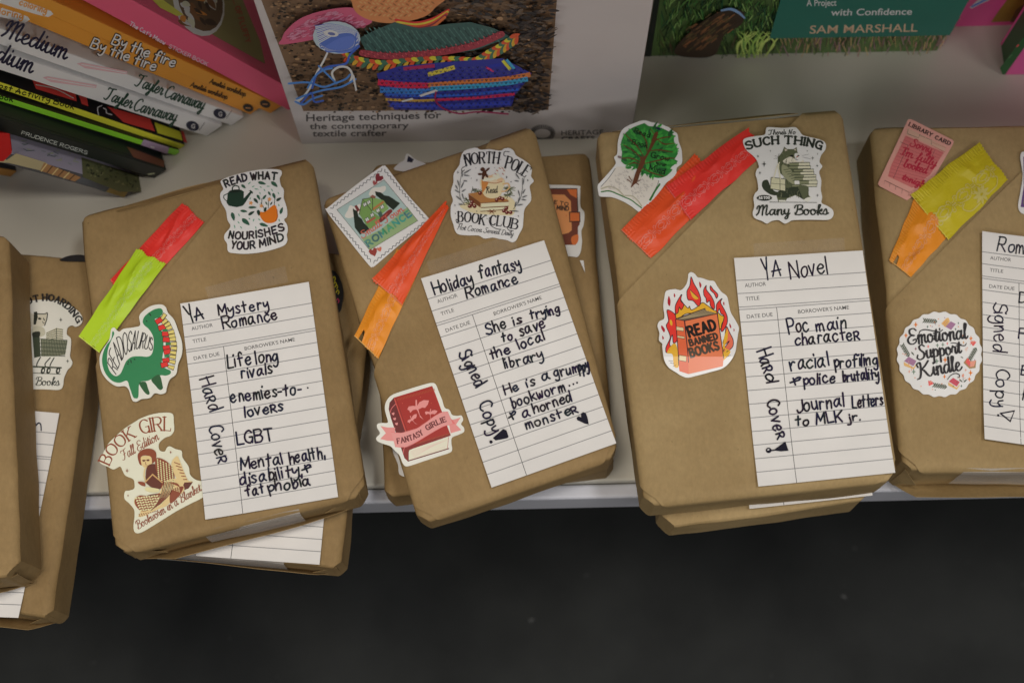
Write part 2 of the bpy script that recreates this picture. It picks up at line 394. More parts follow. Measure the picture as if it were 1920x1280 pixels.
# ------------------------------------------------------------------ flat printed artwork: one mesh, colours kept per face
class Art:
    """Shapes drawn in photo pixels (optionally in a zoomed window), laid on a real surface by self.place(px, py, height)."""
    def __init__(s, place, seed=1):
        s.place = place; s.x0 = s.y0 = 0.0; s.k = 1.0
        s.F = []; s.h = 0.0; s.rng = random.Random(seed); s.cuts = []; s.skirt = None
    def zoom(s, x0, y0, k):
        s.x0, s.y0, s.k = x0, y0, k
        return s
    def _p(s, p):
        return (s.x0 + p[0] / s.k, s.y0 + p[1] / s.k)
    def _raw(s, pts, c, dh=1.6e-6):
        s.h += dh
        s.F.append(([(x, y, s.h) for x, y in pts], c))
    def poly(s, pts, c, smooth=False, n=6):
        q = smooth_pts(pts, n, True) if smooth else pts
        s._raw([s._p(p) for p in q], c)
        return s
    def base(s, pts, c, smooth=True, thick=0.00038, n=6):
        q = smooth_pts(pts, n, True) if smooth else list(pts)
        q = [s._p(p) for p in q]
        s.h = thick
        s.F.append(([(x, y, s.h) for x, y in q], c))
        for i in range(len(q)):
            a, b = q[i - 1], q[i]
            s.F.append(([(a[0], a[1], 0), (b[0], b[1], 0), (b[0], b[1], thick), (a[0], a[1], thick)], c))
        s.h += 4.5e-5
        return s
    def ell(s, cx, cy, rx, ry, c, rot=0, n=20, a0=0, a1=360):
        r = math.radians(rot); cr, sr = math.cos(r), math.sin(r)
        pts = []
        for i in range(n if a1 - a0 >= 360 else n + 1):
            a = math.radians(a0 + (a1 - a0) * i / n)
            x, y = rx * math.cos(a), ry * math.sin(a)
            pts.append((cx + x * cr - y * sr, cy + x * sr + y * cr))
        return s.poly(pts, c)
    def line(s, pts, w, c, smooth=True, taper=0.0, caps=True, closed=False, n=7):
        if len(pts) < 2:
            return s
        q = smooth_pts(pts, n, closed) if smooth else list(pts)
        if closed:
            q.append(q[0])
        W = []
        m = len(q)
        for i in range(m):
            t = i / max(1, m - 1)
            W.append(w * (1 - taper * abs(2 * t - 1)))
        s._stroke([s._p(p) for p in q], [v / s.k for v in W], c, caps)
        return s
    def _stroke(s, q, W, c, caps=True):
        r = [q[0]]; w2 = [W[0]]
        for p, w in zip(q[1:], W[1:]):
            if math.hypot(p[0] - r[-1][0], p[1] - r[-1][1]) > 0.05:
                r.append(p); w2.append(w)
        q, W = r, w2
        s.h += 1.6e-6
        m = len(q)
        if m < 2:
            x, y = q[0]
            s.F.append(([(x + W[0] / 2 * math.cos(a * .785), y + W[0] / 2 * math.sin(a * .785), s.h) for a in range(8)], c))
            return
        Ls, Rs = [], []
        for i in range(m):
            a = q[max(0, i - 1)]; b = q[min(m - 1, i + 1)]
            dx, dy = b[0] - a[0], b[1] - a[1]
            d = math.hypot(dx, dy) or 1
            nx, ny = -dy / d, dx / d
            k = 1.0
            if 0 < i < m - 1:
                ux, uy = q[i][0] - a[0], q[i][1] - a[1]
                ud = math.hypot(ux, uy) or 1
                cs = abs((nx * -uy + ny * ux) / ud)
                k = min(1.6, 1 / max(cs, 0.5))
            hw = W[i] / 2 * k
            z = s.h + i * 1.2e-7
            Ls.append((q[i][0] + nx * hw, q[i][1] + ny * hw, z)); Rs.append((q[i][0] - nx * hw, q[i][1] - ny * hw, z))
        for i in range(m - 1):
            s.F.append(([Ls[i], Ls[i + 1], Rs[i + 1], Rs[i]], c))
        if caps:
            for e, f in ((0, 1), (m - 1, m - 2)):
                a0 = math.atan2(q[e][1] - q[f][1], q[e][0] - q[f][0])
                z = s.h + e * 1.2e-7
                s.F.append(([(q[e][0] + W[e] / 2 * math.cos(a0 + t), q[e][1] + W[e] / 2 * math.sin(a0 + t), z)
                             for t in (-1.5708, -0.9, -0.3, 0.3, 0.9, 1.5708)], c))
        s.h += m * 1.2e-7
    def leaf(s, x, y, L, w, ang, c):
        a = math.radians(ang); ca, sa = math.cos(a), math.sin(a)
        sh = [(-.5, 0), (-.25, -.42), (.15, -.4), (.5, 0), (.15, .34), (-.25, .42)]
        return s.poly([(x + L * u * ca - w * v * sa, y + L * u * sa + w * v * ca) for u, v in sh], c, True, 3)
    def star(s, x, y, r, c, k=0.22):
        return s.poly([(x + (r if i % 2 == 0 else r * k) * math.sin(i * math.pi / 4) * (0.72 if i % 4 == 2 else 1),
                        y - (r if i % 2 == 0 else r * k) * math.cos(i * math.pi / 4)) for i in range(8)], c)
    def heart(s, x, y, r, ang, c):
        a = math.radians(ang); ca, sa = math.cos(a), math.sin(a)
        sh = [(0, -.45), (.45, -.9), (.95, -.5), (.75, .2), (0, 1), (-.75, .2), (-.95, -.5), (-.45, -.9)]
        return s.poly([(x + r * (u * ca - v * sa), y + r * (u * sa + v * ca)) for u, v in sh], c)
    def write(s, text, p0, p1, h, w, c, font='caps', pm=None, top=None, slant=0.0, contrast=0.0, serif=False, jit=0.0, gap=None):
        G = FONTS[font]
        gap = ((0.9 + 9.0 * w / h) if font != 'curs' else -0.35) if gap is None else gap
        x = 0.0
        items = []
        for ch in text:
            if ch == ' ':
                x += 3.6; continue
            g = G.get(ch) or G.get(ch.upper()) or G['.']
            mx = max(p[0] for st in g for p in st[1])
            items.append((g, x, ch))
            x += mx + (gap if not (font == 'curs' and ch.isupper()) else 0.5)
        total = max(x - gap, 0.5)
        if pm:
            cx, cy = 2 * pm[0] - .5 * (p0[0] + p1[0]), 2 * pm[1] - .5 * (p0[1] + p1[1])
        else:
            cx, cy = .5 * (p0[0] + p1[0]), .5 * (p0[1] + p1[1])
        def mapp(gx, gy):
            t = gx / total
            bx = (1 - t) ** 2 * p0[0] + 2 * t * (1 - t) * cx + t * t * p1[0]
            by = (1 - t) ** 2 * p0[1] + 2 * t * (1 - t) * cy + t * t * p1[1]
            if top:
                q = polypoint(top, t)
                return (bx + (q[0] - bx) * gy / 10, by + (q[1] - by) * gy / 10)
            dx = 2 * (1 - t) * (cx - p0[0]) + 2 * t * (p1[0] - cx)
            dy = 2 * (1 - t) * (cy - p0[1]) + 2 * t * (p1[1] - cy)
            d = math.hypot(dx, dy) or 1
            dx, dy = dx / d, dy / d
            ux, uy = dy + slant * dx, -dx + slant * dy
            return (bx + ux * gy / 10 * h, by + uy * gy / 10 * h)
        for g, gx, ch in items:
            jx, jy, js = (s.rng.uniform(-jit, jit) for _ in range(3)) if jit else (0, 0, 0)
            for sharp, pts in g:
                q = pts
                if jit:
                    sh = s.rng.uniform(-jit, jit) * .16 + jit * .03; q = [(a + b * sh + s.rng.uniform(-jit, jit) * .35, b + s.rng.uniform(-jit, jit) * .35) for a, b in q]
                if not sharp:
                    q = smooth_pts(q, 6)
                else:
                    r = []
                    for a, b in zip(q, q[1:]):
                        r += [(a[0] + (b[0] - a[0]) * t / 4, a[1] + (b[1] - a[1]) * t / 4) for t in range(4)]
                    q = r + [q[-1]]
                segs = [q]
                if sharp:
                    segs = []
                    i = 0
                    nseg = (len(q) - 1) // 4
                    segs = [q[4 * k:4 * k + 5] for k in range(nseg)]
                for sg in segs:
                    W = []
                    for i in range(len(sg)):
                        a, b = sg[max(0, i - 1)], sg[min(len(sg) - 1, i + 1)]
                        dx, dy = b[0] - a[0], b[1] - a[1]
                        d = math.hypot(dx, dy) or 1
                        v = abs(dy) / d
                        if contrast and font != 'curs' and dx * dy > 0 and sharp:
                            v *= 0.45
                        if contrast and font == 'curs' and dy > 0:
                            v *= 0.5
                        wj = 1 + (.16 * noise.noise(Vector((sg[i][0] * .35 + gx, sg[i][1] * .35, gx * .7))) if jit else 0)
                        W.append(w * wj * (1 - contrast + contrast * v) / s.k)
                    mp = [s._p(mapp(a + gx + jx, b * (1 + js * .12) + jy)) for a, b in sg]
                    s._stroke(mp, W, c if not jit else tuple(v * s.rng.uniform(.8, 2.2) for v in c))
                if serif:
                    for e in (0, -1):
                        ex, ey = pts[e]
                        if abs(ey) < .01 or abs(ey - 10) < .01:
                            f = pts[1] if e == 0 else pts[-2]
                            if abs(f[1] - ey) > 2.5:
                                s._stroke([s._p(mapp(ex + gx - 1.25, ey)), s._p(mapp(ex + gx + 1.25, ey))], [w * .5 / s.k] * 2, c)
                            elif abs(ey - f[1]) < .5 and abs(ex - f[0]) > 2:
                                s._stroke([s._p(mapp(ex + gx, ey)), s._p(mapp(ex + gx, ey + (1.8 if ey < 1 else -1.8)))], [w * .45 / s.k] * 2, c)
        return s
    def txt(s, text, p0, p1, h, c, bold=0.0, pm=None, slant=0.0):
        vs, fs, wd = text_mesh(text, bold)
        p0, p1 = s._p(p0), s._p(p1)
        h = h / s.k
        dx, dy = p1[0] - p0[0], p1[1] - p0[1]
        L = math.hypot(dx, dy); dx, dy = dx / L, dy / L
        ux, uy = dy + slant * dx, -dx + slant * dy
        s.h += 2e-6
        for f in fs:
            s.F.append(([(p0[0] + dx * L * vs[i][0] / wd + ux * h * vs[i][1], p0[1] + dy * L * vs[i][0] / wd + uy * h * vs[i][1], s.h) for i in f], c))
        return s
    def filigree(s, p0, p1, amp, c, w):
        p0, p1 = s._p(p0), s._p(p1)
        k0 = (s.x0, s.y0, s.k); s.zoom(0, 0, 1)
        amp, w = amp / k0[2], w / k0[2]
        dx, dy = p1[0] - p0[0], p1[1] - p0[1]
        L = math.hypot(dx, dy); dx, dy = dx / L, dy / L
        nx, ny = -dy, dx
        at = lambda u, v: (p0[0] + dx * u + nx * v, p0[1] + dy * u + ny * v)
        u = 0.0
        per = amp * 4.4
        while u < L - per * .4:
            for sg in (1, -1):
                for am, lo, hi, ph in ((1.0, .06, .80, 0), (.5, .22, .62, .1)):
                    s.line([at(u + per * (lo + (hi - lo) * t), sg * amp * am * (.12 + .88 * math.sin(math.pi * t) ** .7) * (.85 + .3 * s.rng.random())) for t in (0, .15, .3, .5, .7, .85, 1) if u + per * (lo + (hi - lo) * t) < L], w, c, n=3, caps=False, taper=.35)
                for t, di in ((.14, -1), (.74, 1), (.45, 1)):
                    if u + per * (t + .14) < L:
                        s.line([at(u + per * t + di * amp * (.1 + .42 * math.cos(q_) * (1 - q_ / 8)), sg * amp * (.75 + .42 * math.sin(q_) * (1 - q_ / 8))) for q_ in (-.6, .4, 1.4, 2.4, 3.4, 4.4, 5.4)], w * .8, c, n=2, caps=False)
            for t in (.86, .93, 1.0):
                if u + per * t < L:
                    s.ell(*at(u + per * t, 0), w * 1.05, w * 1.05, c, n=6)
                    s.ell(*at(u + per * t, amp * .4), w * .7, w * .7, c, n=6)
                    s.ell(*at(u + per * t, -amp * .4), w * .7, w * .7, c, n=6)
            u += per * 1.02
        s.x0, s.y0, s.k = k0
        return s
    def build(s, name, mat, parent, label=None, under=None):
        bm = bmesh.new()
        cl = bm.loops.layers.float_color.new('Col')
        for pts, c in s.F:
            if len(pts) < 3:
                continue
            try:
                f = bm.faces.new([bm.verts.new(p) for p in pts])
            except ValueError:
                continue
            for l in f.loops:
                l[cl] = (c[0], c[1], c[2], 1)
        bm.normal_update()
        big = [f for f in bm.faces if len(f.verts) > 4]
        bmesh.ops.triangulate(bm, faces=big)
        for co, no in s.cuts:
            bmesh.ops.bisect_plane(bm, geom=bm.verts[:] + bm.edges[:] + bm.faces[:], plane_co=co, plane_no=no, dist=1e-5)
        inv = parent.matrix_world.inverted()
        up = []
        for v in bm.verts:
            v.co = inv @ s.place(v.co.x, v.co.y, v.co.z)
        bm.normal_update()
        o = bm_obj(name, bm, mat, under or parent)
        if label:
            o['label'] = label
        return o

_txt = {}
def text_mesh(text, bold):
    k = (text, bold)
    if k in _txt:
        return _txt[k]
    cu = bpy.data.curves.new('lettering', 'FONT')
    cu.body = text; cu.fill_mode = 'FRONT'; cu.offset = bold; cu.resolution_u = 4
    o = bpy.data.objects.new('lettering', cu)
    C.objects.link(o)
    dg = bpy.context.evaluated_depsgraph_get()
    me = bpy.data.meshes.new_from_object(o.evaluated_get(dg))
    x0 = min(v.co.x for v in me.vertices); x1 = max(v.co.x for v in me.vertices)
    cap = 0.70
    r = ([((v.co.x - x0), v.co.y / cap) for v in me.vertices], [list(p.vertices) for p in me.polygons], x1 - x0)
    bpy.data.objects.remove(o); bpy.data.curves.remove(cu); bpy.data.meshes.remove(me)
    _txt[k] = r
    return r

# ------------------------------------------------------------------ the setting: floor and shelf
bm = bmesh.new()
vs = [bm.verts.new(p) for p in ((-4, -4, -0.50), (4, -4, -0.50), (4, 4, -0.50), (-4, 4, -0.50))]
bm.faces.new(vs)
fl = bm_obj('floor', bm, floor_mat())
fl['kind'] = 'structure'

shelf = thing('shelf_unit', 'cream white shop shelf with a pale grey front rail carrying all the books', 'shelf', Matrix.Translation((0, 0.3, 0)))
def shelf_part(name, lo, hi, mat, bev):
    b = bmesh.new()
    add_box(b, Vector(lo) - Vector((0, 0.3, 0)), Vector(hi) - Vector((0, 0.3, 0)), bev)
    return bm_obj(name, b, mat, shelf)
shelf_part('shelf_board', (-0.75, 0.000, -0.028), (0.75, 0.60, 0.0), M_SHELF, 0.0015)
rail = shelf_part('front_rail', (-0.75, -0.0095, -0.036), (0.75, -0.0005, -0.0055), M_RAIL, 0.002)
shelf_part('unseen_shade_board', (-0.75, 0.10, 0.55), (0.75, 0.60, 0.575), M_SHELF, 0.0015)  # unseen board, added above the view to shade the back of the shelf
shelf_part('back_panel', (-0.75, 0.602, -0.50), (0.75, 0.615, 1.2), M_SHELF, 0.001)

# ------------------------------------------------------------------ books wrapped in brown paper
class Book:
    pass
def spaced(a, b, n, r):
    e = [0, .12 * r, .3 * r, .55 * r, .8 * r, r]
    mid = [a + r + (b - a - 2 * r) * i / n for i in range(1, n)]
    return [a + t for t in e] + mid + [b - t for t in reversed(e)]
def wrapped(label, quad, ztop, thick, cham=0.005, seed=0, mat=None):
    k = Book()
    k.mat = mat or M_KRAFT
    rx, ry, r = .0058, .0020, .0034
    P = [atz(*q, ztop) for q in quad]
    c = sum(P, Vector()) / 4
    a1 = (P[1] - P[0]) + (P[2] - P[3]); a2 = (P[0] - P[3]) + (P[1] - P[2])
    yaw = (math.atan2(a1.y, a1.x) + math.atan2(a2.y, a2.x) - math.pi / 2) / 2
    k.tp = 0
    k.w, k.h, k.t, k.ztop = a1.length / 2, a2.length / 2, thick, ztop
    k.M = Matrix.Translation((c.x, c.y, ztop - thick)) @ Matrix.Rotation(yaw, 4, 'Z')
    k.inv = k.M.inverted()
    Q = [k.inv @ p for p in P]
    def warp(x, y):
        u, v = x / k.w + .5, y / k.h + .5
        t_ = Q[0] * (1 - u) + Q[1] * u; b_ = Q[3] * (1 - u) + Q[2] * u
        return b_.x * (1 - v) + t_.x * v, b_.y * (1 - v) + t_.y * v
    k.warp = warp
    k.root = thing('wrapped_book', label, 'wrapped book', k.M, 'books wrapped in brown paper')
    w, h, t = k.w, k.h, k.t
    X, Y, Z = spaced(-w / 2, w / 2, 60, .0062), spaced(-h / 2, h / 2, 84, cham * 1.02), spaced(0, t, 8, min(.0036, t * .3))
    rnd = random.Random(seed * 7 + 1)
    creases = []
    for _ in range(16):
        sx, sy = rnd.choice((-1, 1)), rnd.choice((-1, 1))
        cx, cy = sx * (w / 2 - rnd.uniform(0, .012)), sy * (h / 2 - rnd.uniform(0, .03))
        an = math.atan2(-sy, -sx) + rnd.uniform(-.7, .7)
        creases.append((cx, cy, math.cos(an), math.sin(an), rnd.uniform(.018, .06), rnd.uniform(.0002, .0007)))
    for _ in range(5):
        creases.append((rnd.uniform(-w, w) * .45, rnd.uniform(-h, h) * .45, math.cos(_ * 1.3 + seed), math.sin(_ * 1.3 + seed), rnd.uniform(.03, .09), rnd.uniform(.00008, .0002)))
    off = Vector((seed * 3.7, seed * 1.3, seed * 2.1))
    bm = bmesh.new()
    V = {}
    nx, ny, nz = len(X) - 1, len(Y) - 1, len(Z) - 1
    def vert(i, j, l):
        q = (i, j, l)
        if q not in V:
            p = Vector((X[i], Y[j], Z[l]))
            inner = Vector((max(-w / 2 + rx, min(w / 2 - rx, p.x)), max(-h / 2 + ry, min(h / 2 - ry, p.y)), max(r, min(t - r, p.z))))
            d = p - inner
            if d.length > 1e-9:
                n = Vector((d.x / rx, d.y / ry, d.z / r)).normalized(); p = inner + Vector((n.x * rx, n.y * ry, n.z * r))
            else:
                n = Vector((0, 0, 1 if l == nz else -1))
            ch_ = cham if p.y < 0 else min(cham, .0035)
            dx, dy = max(0, abs(p.x) - (w / 2 - ch_)), max(0, abs(p.y) - (h / 2 - ch_))
            sx = dx + dy - ch_
            if sx > 0 and dx > 0 and dy > 0:
                p.x -= math.copysign(sx * .5, p.x); p.y -= math.copysign(sx * .5, p.y)
            side = 1 - abs(n.z)
            bulge = noise.noise(p * 16 + off) * .0016 + noise.noise(p * 45 + off) * .0006
            p.x += n.x * bulge; p.y += n.y * bulge
            edge = min(w / 2 - abs(p.x), h / 2 - abs(p.y))
            if n.z > 0:
                dn = (.5 + .5 * noise.noise(p * 13 + off)) * .0005
                ew = math.exp(-max(0, edge) / .010)
                dn += ew * (.0004 + .0012 * (.5 + .5 * noise.noise(p * 28 + off)))
                for cx, cy, ca, sa, L_, dp in creases:
                    e1 = (p.x - cx) * ca + (p.y - cy) * sa
                    if 0 < e1 < L_:
                        e2 = abs(-(p.x - cx) * sa + (p.y - cy) * ca)
                        dn += dp * (1 - e1 / L_) * math.exp(-e2 / .0016)
                p.z -= dn
            p.x, p.y = warp(p.x, p.y)
            V[q] = bm.verts.new(p)
        return V[q]
    for l in (0, nz):
        for i in range(nx):
            for j in range(ny):
                f = [vert(i, j, l), vert(i + 1, j, l), vert(i + 1, j + 1, l), vert(i, j + 1, l)]
                bm.faces.new(f if l else f[::-1])
    for j in (0, ny):
        for i in range(nx):
            for l in range(nz):
                f = [vert(i, j, l), vert(i + 1, j, l), vert(i + 1, j, l + 1), vert(i, j, l + 1)]
                bm.faces.new(f if j == 0 else f[::-1])
    for i in (0, nx):
        for j in range(ny):
            for l in range(nz):
                f = [vert(i, j, l), vert(i, j + 1, l), vert(i, j + 1, l + 1), vert(i, j, l + 1)]
                bm.faces.new(f[::-1] if i == 0 else f)
    k.wrap = bm_obj('paper_wrap', bm, k.mat, k.root, True)
    k.wrap.data.set_sharp_from_angle(angle=math.radians(28))
    return k
def place(k, z0):
    return lambda px, py, off: atz(px, py, k.ztop) + Vector((0, 0, z0 + off))
def local(k, px, py, z=0.0):
    return k.inv @ (atz(px, py, k.ztop) + Vector((0, 0, z)))

def sheet(name, polys, parent, mat=None, thick=0.0003):
    bm = bmesh.new()
    for f in polys:
        bm.faces.new([bm.verts.new(p) for p in f])
    bmesh.ops.remove_doubles(bm, verts=bm.verts, dist=1e-5)
    bmesh.ops.subdivide_edges(bm, edges=bm.edges[:], cuts=5, use_grid_fill=True)
    for v in bm.verts:
        v.co += Vector((noise.noise(v.co * 60), noise.noise(v.co * 60 + Vector((5, 0, 0))), noise.noise(v.co * 60 + Vector((0, 5, 0))))) * .0008
    bmesh.ops.recalc_face_normals(bm, faces=bm.faces)
    bmesh.ops.solidify(bm, geom=bm.faces[:], thickness=thick)
    return bm_obj(name, bm, mat or M_KRAFT, parent)

def end_fold(k, d=0.005, zc=0.5, a=0.16, lean=0.0, end=-1):
    """The paper folded over the end of the packet: a taped trapezoid with two tucked triangles."""
    w, h, t = k.w, k.h, k.t
    e = end
    y0 = e * (h / 2 - .0015)
    y1 = e * (h / 2 + d)
    lo, hi = .0015, t * zc
    polys = [[(-w / 2 + .004, y0, lo), (w / 2 - .004, y0, lo), (w / 2 - a * w, y1, hi), (-w / 2 + a * w, y1 + lean, hi)]]
    sheet('end_fold', [[(*k.warp(x, y), z) for x, y, z in f] for f in polys], k.wrap, k.mat)
    for sx in (-1, 1):
        sheet('corner_fold', [[(*k.warp(x, y), z) for x, y, z in [(sx * (w / 2 - .003), y0, t * .85), (sx * (w / 2 - .003), y0, t * .12), (sx * (w / 2 - a * w * .9), e * (h / 2 + d * .45), t * .45)]]], k.wrap, k.mat)

def flap(k, a, b, lift=0.0007, base=0.00030, smin=None):
    """The diagonal sheet of paper that makes the pocket on the front: everything to the right of the line a-b."""
    A, B = local(k, *a), local(k, *b)
    w, h = k.w, k.h
    bm = bmesh.new()
    U, Vv = w / 2 + .010, h / 2 + .006
    xs = [-U + 2 * U * i / 60 for i in range(61)]; ys = [-Vv + 2 * Vv * i / 80 for i in range(81)]
    g = [[bm.verts.new((x, y, 0)) for y in ys] for x in xs]
    for i in range(60):
        for j in range(80):
            bm.faces.new((g[i][j], g[i + 1][j], g[i + 1][j + 1], g[i][j + 1]))
    dirv = Vector((B.x - A.x, B.y - A.y, 0)).normalized()
    no = Vector((dirv.y, -dirv.x, 0))
    if no.x < 0:
        no = -no
    bmesh.ops.bisect_plane(bm, geom=bm.verts[:] + bm.edges[:] + bm.faces[:], plane_co=(A.x, A.y, 0), plane_no=no, clear_inner=True, dist=1e-5)
    for s_, cc in (((1, 1), .004), ((1, -1), .010), ((-1, 1), .004), ((-1, -1), .010)):
        bmesh.ops.bisect_plane(bm, geom=bm.verts[:] + bm.edges[:] + bm.faces[:], plane_co=(s_[0] * (w / 2 - cc), s_[1] * (h / 2), 0), plane_no=(s_[0], s_[1], 0), clear_outer=True, dist=1e-5)
    def wrap(u, half, r, rz=.0034):
        e = abs(u) - (half - r)
        if e <= 0:
            return u, 0.0, 0.0
        an = e / r
        if an < math.pi / 2:
            return math.copysign(half - r + r * math.sin(an), u), rz - rz * math.cos(an), math.sin(an)
        return math.copysign(half, u), rz + (e - r * math.pi / 2), 1.0
    for v in bm.verts:
        u, vv = v.co.x, v.co.y
        d = (u - A.x) * no.x + (vv - A.y) * no.y
        x, zx, sx = wrap(u, w / 2, .0058); y, zy, sy = wrap(vv, h / 2, .0020)
        o = base + lift * math.exp(-d / .008) * (.75 + .25 * noise.noise(Vector((u * 40, vv * 40, 3))))
        out = .0011
        wx, wy = k.warp(x + math.copysign(sx * out, u), y + math.copysign(sy * out, vv))
        v.co = Vector((wx, wy, k.t - zx - zy + o * (1 - max(sx, sy))))
    for f in bm.faces:
        f.smooth = True
    return bm_obj('pocket_flap', bm, k.mat, k.wrap, True)

def tape(k, quad, z=0.00045, mat=None, label=None):
    P = [local(k, *q, z) for q in quad]
    bm = bmesh.new()
    bm.faces.new([bm.verts.new(p) for p in P])
    o = bm_obj('tape_strip', bm, mat or M_TAPE, k.root)
    return o

def bil(q, u, v):
    return tuple((q[0][i] * (1 - u) + q[1][i] * u) * (1 - v) + (q[3][i] * (1 - u) + q[2][i] * u) * v for i in (0, 1))

def sachet(k, quad, color, z0, label, seed, puff=0.0009, ridges=True, fv=0.62, flower=False, flat_end=False, flat_start=False, notch=False):
    rnd = random.Random(seed)
    dark = tuple(c * .8 for c in color)
    pale = tuple(min(.85, c * .8 + .15) for c in color)
    def hgt(u, v):
        e = max(0, min(u, 1 - u)) * 6; f = max(0, min(v, 1 - v)) * 3.2
        b = min(1, e) * min(1, f)
        hh = z0 + puff * b * (.75 + .5 * noise.noise(Vector((u * 3.2, v * 1.5, seed)))) + .0006 * noise.noise(Vector((u * 6, v * 2.2, seed * 2.0))) * (.3 + b)
        hh += .0012 * (1 - abs(noise.noise(Vector((u * 2.2 + v, v * 1.6 - u, seed + 4))) * 3)) * b if abs(noise.noise(Vector((u * 2.2 + v, v * 1.6 - u, seed + 4)))) < .33 else 0
        hh += .0009 * max(0, noise.noise(Vector((u * 2.6 + v * 1.2, v * 3 - u * 2, seed + 9)))) * (.4 + b)
        if ridges and v < .2:
            hh += .00010 * math.sin(u * 190)
        if u < .08 or u > .92:
            hh += .00008 * math.sin(v * 90)
        if flat_end and u > .72:
            hh = z0 + (hh - z0) * max(.15, 1 - (u - .72) * 6)
        if flat_start and u < .45:
            hh = z0 + (hh - z0) * max(.06, 1 - (.45 - u) * 7)
        return hh
    def pl(x, y, off):
        u, v = x / 100, y / 100
        wob = .035 * noise.noise(Vector((u * 4.5, seed * 3.1, 0 if v < .5 else 9))) * abs(2 * v - 1) ** 3
        px, py = bil(quad, u + .03 * noise.noise(Vector((v * 3.5, seed * 1.7, 0 if u < .5 else 7))) * abs(2 * u - 1) ** 5, v + wob)
        return atz(px, py, k.ztop) + Vector((0, 0, hgt(u, v) + off))
    a = Art(pl, seed)
    nu, nv = 70, 26
    def zz(u, v):
        if notch and u < .13 and .16 < v < .30:
            return .13 - .03 * (v - .16) / .14
        if u < .001:
            return u + (.012 if int(v * nv) % 2 else 0)
        if u > .999:
            return u - (.012 if int(v * nv + .5) % 2 else 0)
        return u
    G = [[(zz(i / nu, j / nv) * 100, j / nv * 100, 0.0) for j in range(nv + 1)] for i in range(nu + 1)]
    for i in range(nu):
        for j in range(nv):
            a.F.append(([G[i][j], G[i + 1][j], G[i + 1][j + 1], G[i][j + 1]], color))
    rim = [G[i][0] for i in range(nu + 1)] + [G[nu][j] for j in range(1, nv + 1)] + [G[i][nv] for i in range(nu - 1, -1, -1)] + [G[0][j] for j in range(nv - 1, 0, -1)]
    for p, q in zip(rim, rim[1:] + rim[:1]):
        a.F.append(([p, q, (q[0], q[1], -.0003), (p[0], p[1], -.0003)], dark))
    a.h = 1e-4
    ratio = (math.dist(quad[0], quad[1]) + math.dist(quad[3], quad[2])) / (math.dist(quad[0], quad[3]) + math.dist(quad[1], quad[2]))
    if ridges:
        for i in range(46):
            x = 3 + i * 2.05
            a.poly([(x, 1.5), (x + .75, 1.5), (x + .75, 17), (x, 17)], tuple(min(.8, c * 1.1 + .02) for c in color))
    # ornament: two mirrored scrolling lines with dots, drawn in a square frame and stretched onto the sachet
    s0 = len(a.F)
    b = Art(None, seed)
    L = 100 * ratio
    b.filigree((4, 100 * fv), (L - 3, 100 * fv), 11, pale, 1.9)
    if flower:
        for an in range(0, 360, 40):
            b.leaf(L * .62 + 11 * math.cos(math.radians(an)), 84 + 9 * math.sin(math.radians(an)), 15, 7, an, pale)
        for t in (-1, 1):
            b.line([(L * .62 + 12 * t, 93), (L * .62 + 34 * t, 92), (L * .62 + 44 * t, 80), (L * .62 + 36 * t, 74)], 2, pale)
    for pts, c in b.F:
        a.F.append(([(p[0] / ratio, p[1], a.h + p[2]) for p in pts], c))
    for j in range(3):
        a.line([(0.8, 100), (0.8, 0)], .8, tuple(min(.8, c * 1.2 + .1) for c in color), False, caps=False)
    return a.build('tea_sachet', M_FOIL, k.root, label)

CARD_LINES = [.097, .154, .213, .224, .279] + [.3385 + .0598 * i for i in range(11)]
def card(k, quad, z0=0.0007, seed=1, mat=M_KRAFT_BROWN):
    dv = Vector((quad[3][0] - quad[0][0], quad[3][1] - quad[0][1], 0)); Lv = dv.length; dv.normalize()
    du = Vector((quad[1][0] - quad[0][0], quad[1][1] - quad[0][1], 0)); Lu = du.length; du.normalize()
    pl = place(k, z0)
    def bowed(px, py, off):
        e = Vector((px - quad[0][0], py - quad[0][1], 0))
        v, u = e.dot(dv) / Lv, e.dot(du) / Lu
        lift = .0017 * max(0, v - .76) ** 2 / .058 + .0007 * max(0, .2 - v) ** 2 / .04 + .0006 * max(0, .22 - u) ** 2 / .048 
        return pl(px, py, off + lift)
    a = Art(bowed, seed)
    a.cuts = [((quad[0][0] + dv.x * Lv * t, quad[0][1] + dv.y * Lv * t, 0), dv) for t in (.04, .08, .12, .16, .2, .76, .80, .84, .88, .92, .96)]
    a.cuts += [((quad[0][0] + du.x * Lu * t, quad[0][1] + du.y * Lu * t, 0), du) for t in (.07, .14, .22)]
    a.base(quad, (0.80, 0.785, 0.77), False, .00025)
    q = lambda u, v: bil(quad, u, v)
    LC = (0.30, 0.30, 0.31)
    for v in CARD_LINES:
        a.line([q(.0, v), q(1, v)], 1.5, LC, False, caps=False)
    a.line([q(.287, .224), q(.280, 1)], 1.0, (.05, .05, .055), False, caps=False)
    TC = (.10, .10, .105)
    ch = math.dist(quad[0], quad[3]) * .0165
    a.txt('AUTHOR', q(.062, .1285), q(.225, .1265), ch, TC, .003)
    a.txt('TITLE', q(.058, .187), q(.163, .1855), ch, TC, .003)
    a.txt('DATE DUE', q(.052, .265), q(.25, .262), ch, TC, .003)
    a.txt("BORROWER'S NAME", q(.445, .259), q(.835, .255), ch, TC, .003)
    return a

def ink(a, text, p0, p1, h, w=18.5, pm=None, jit=.6):
    a.write(text, p0, p1, h, w, INK, 'hand', pm=pm, jit=jit)

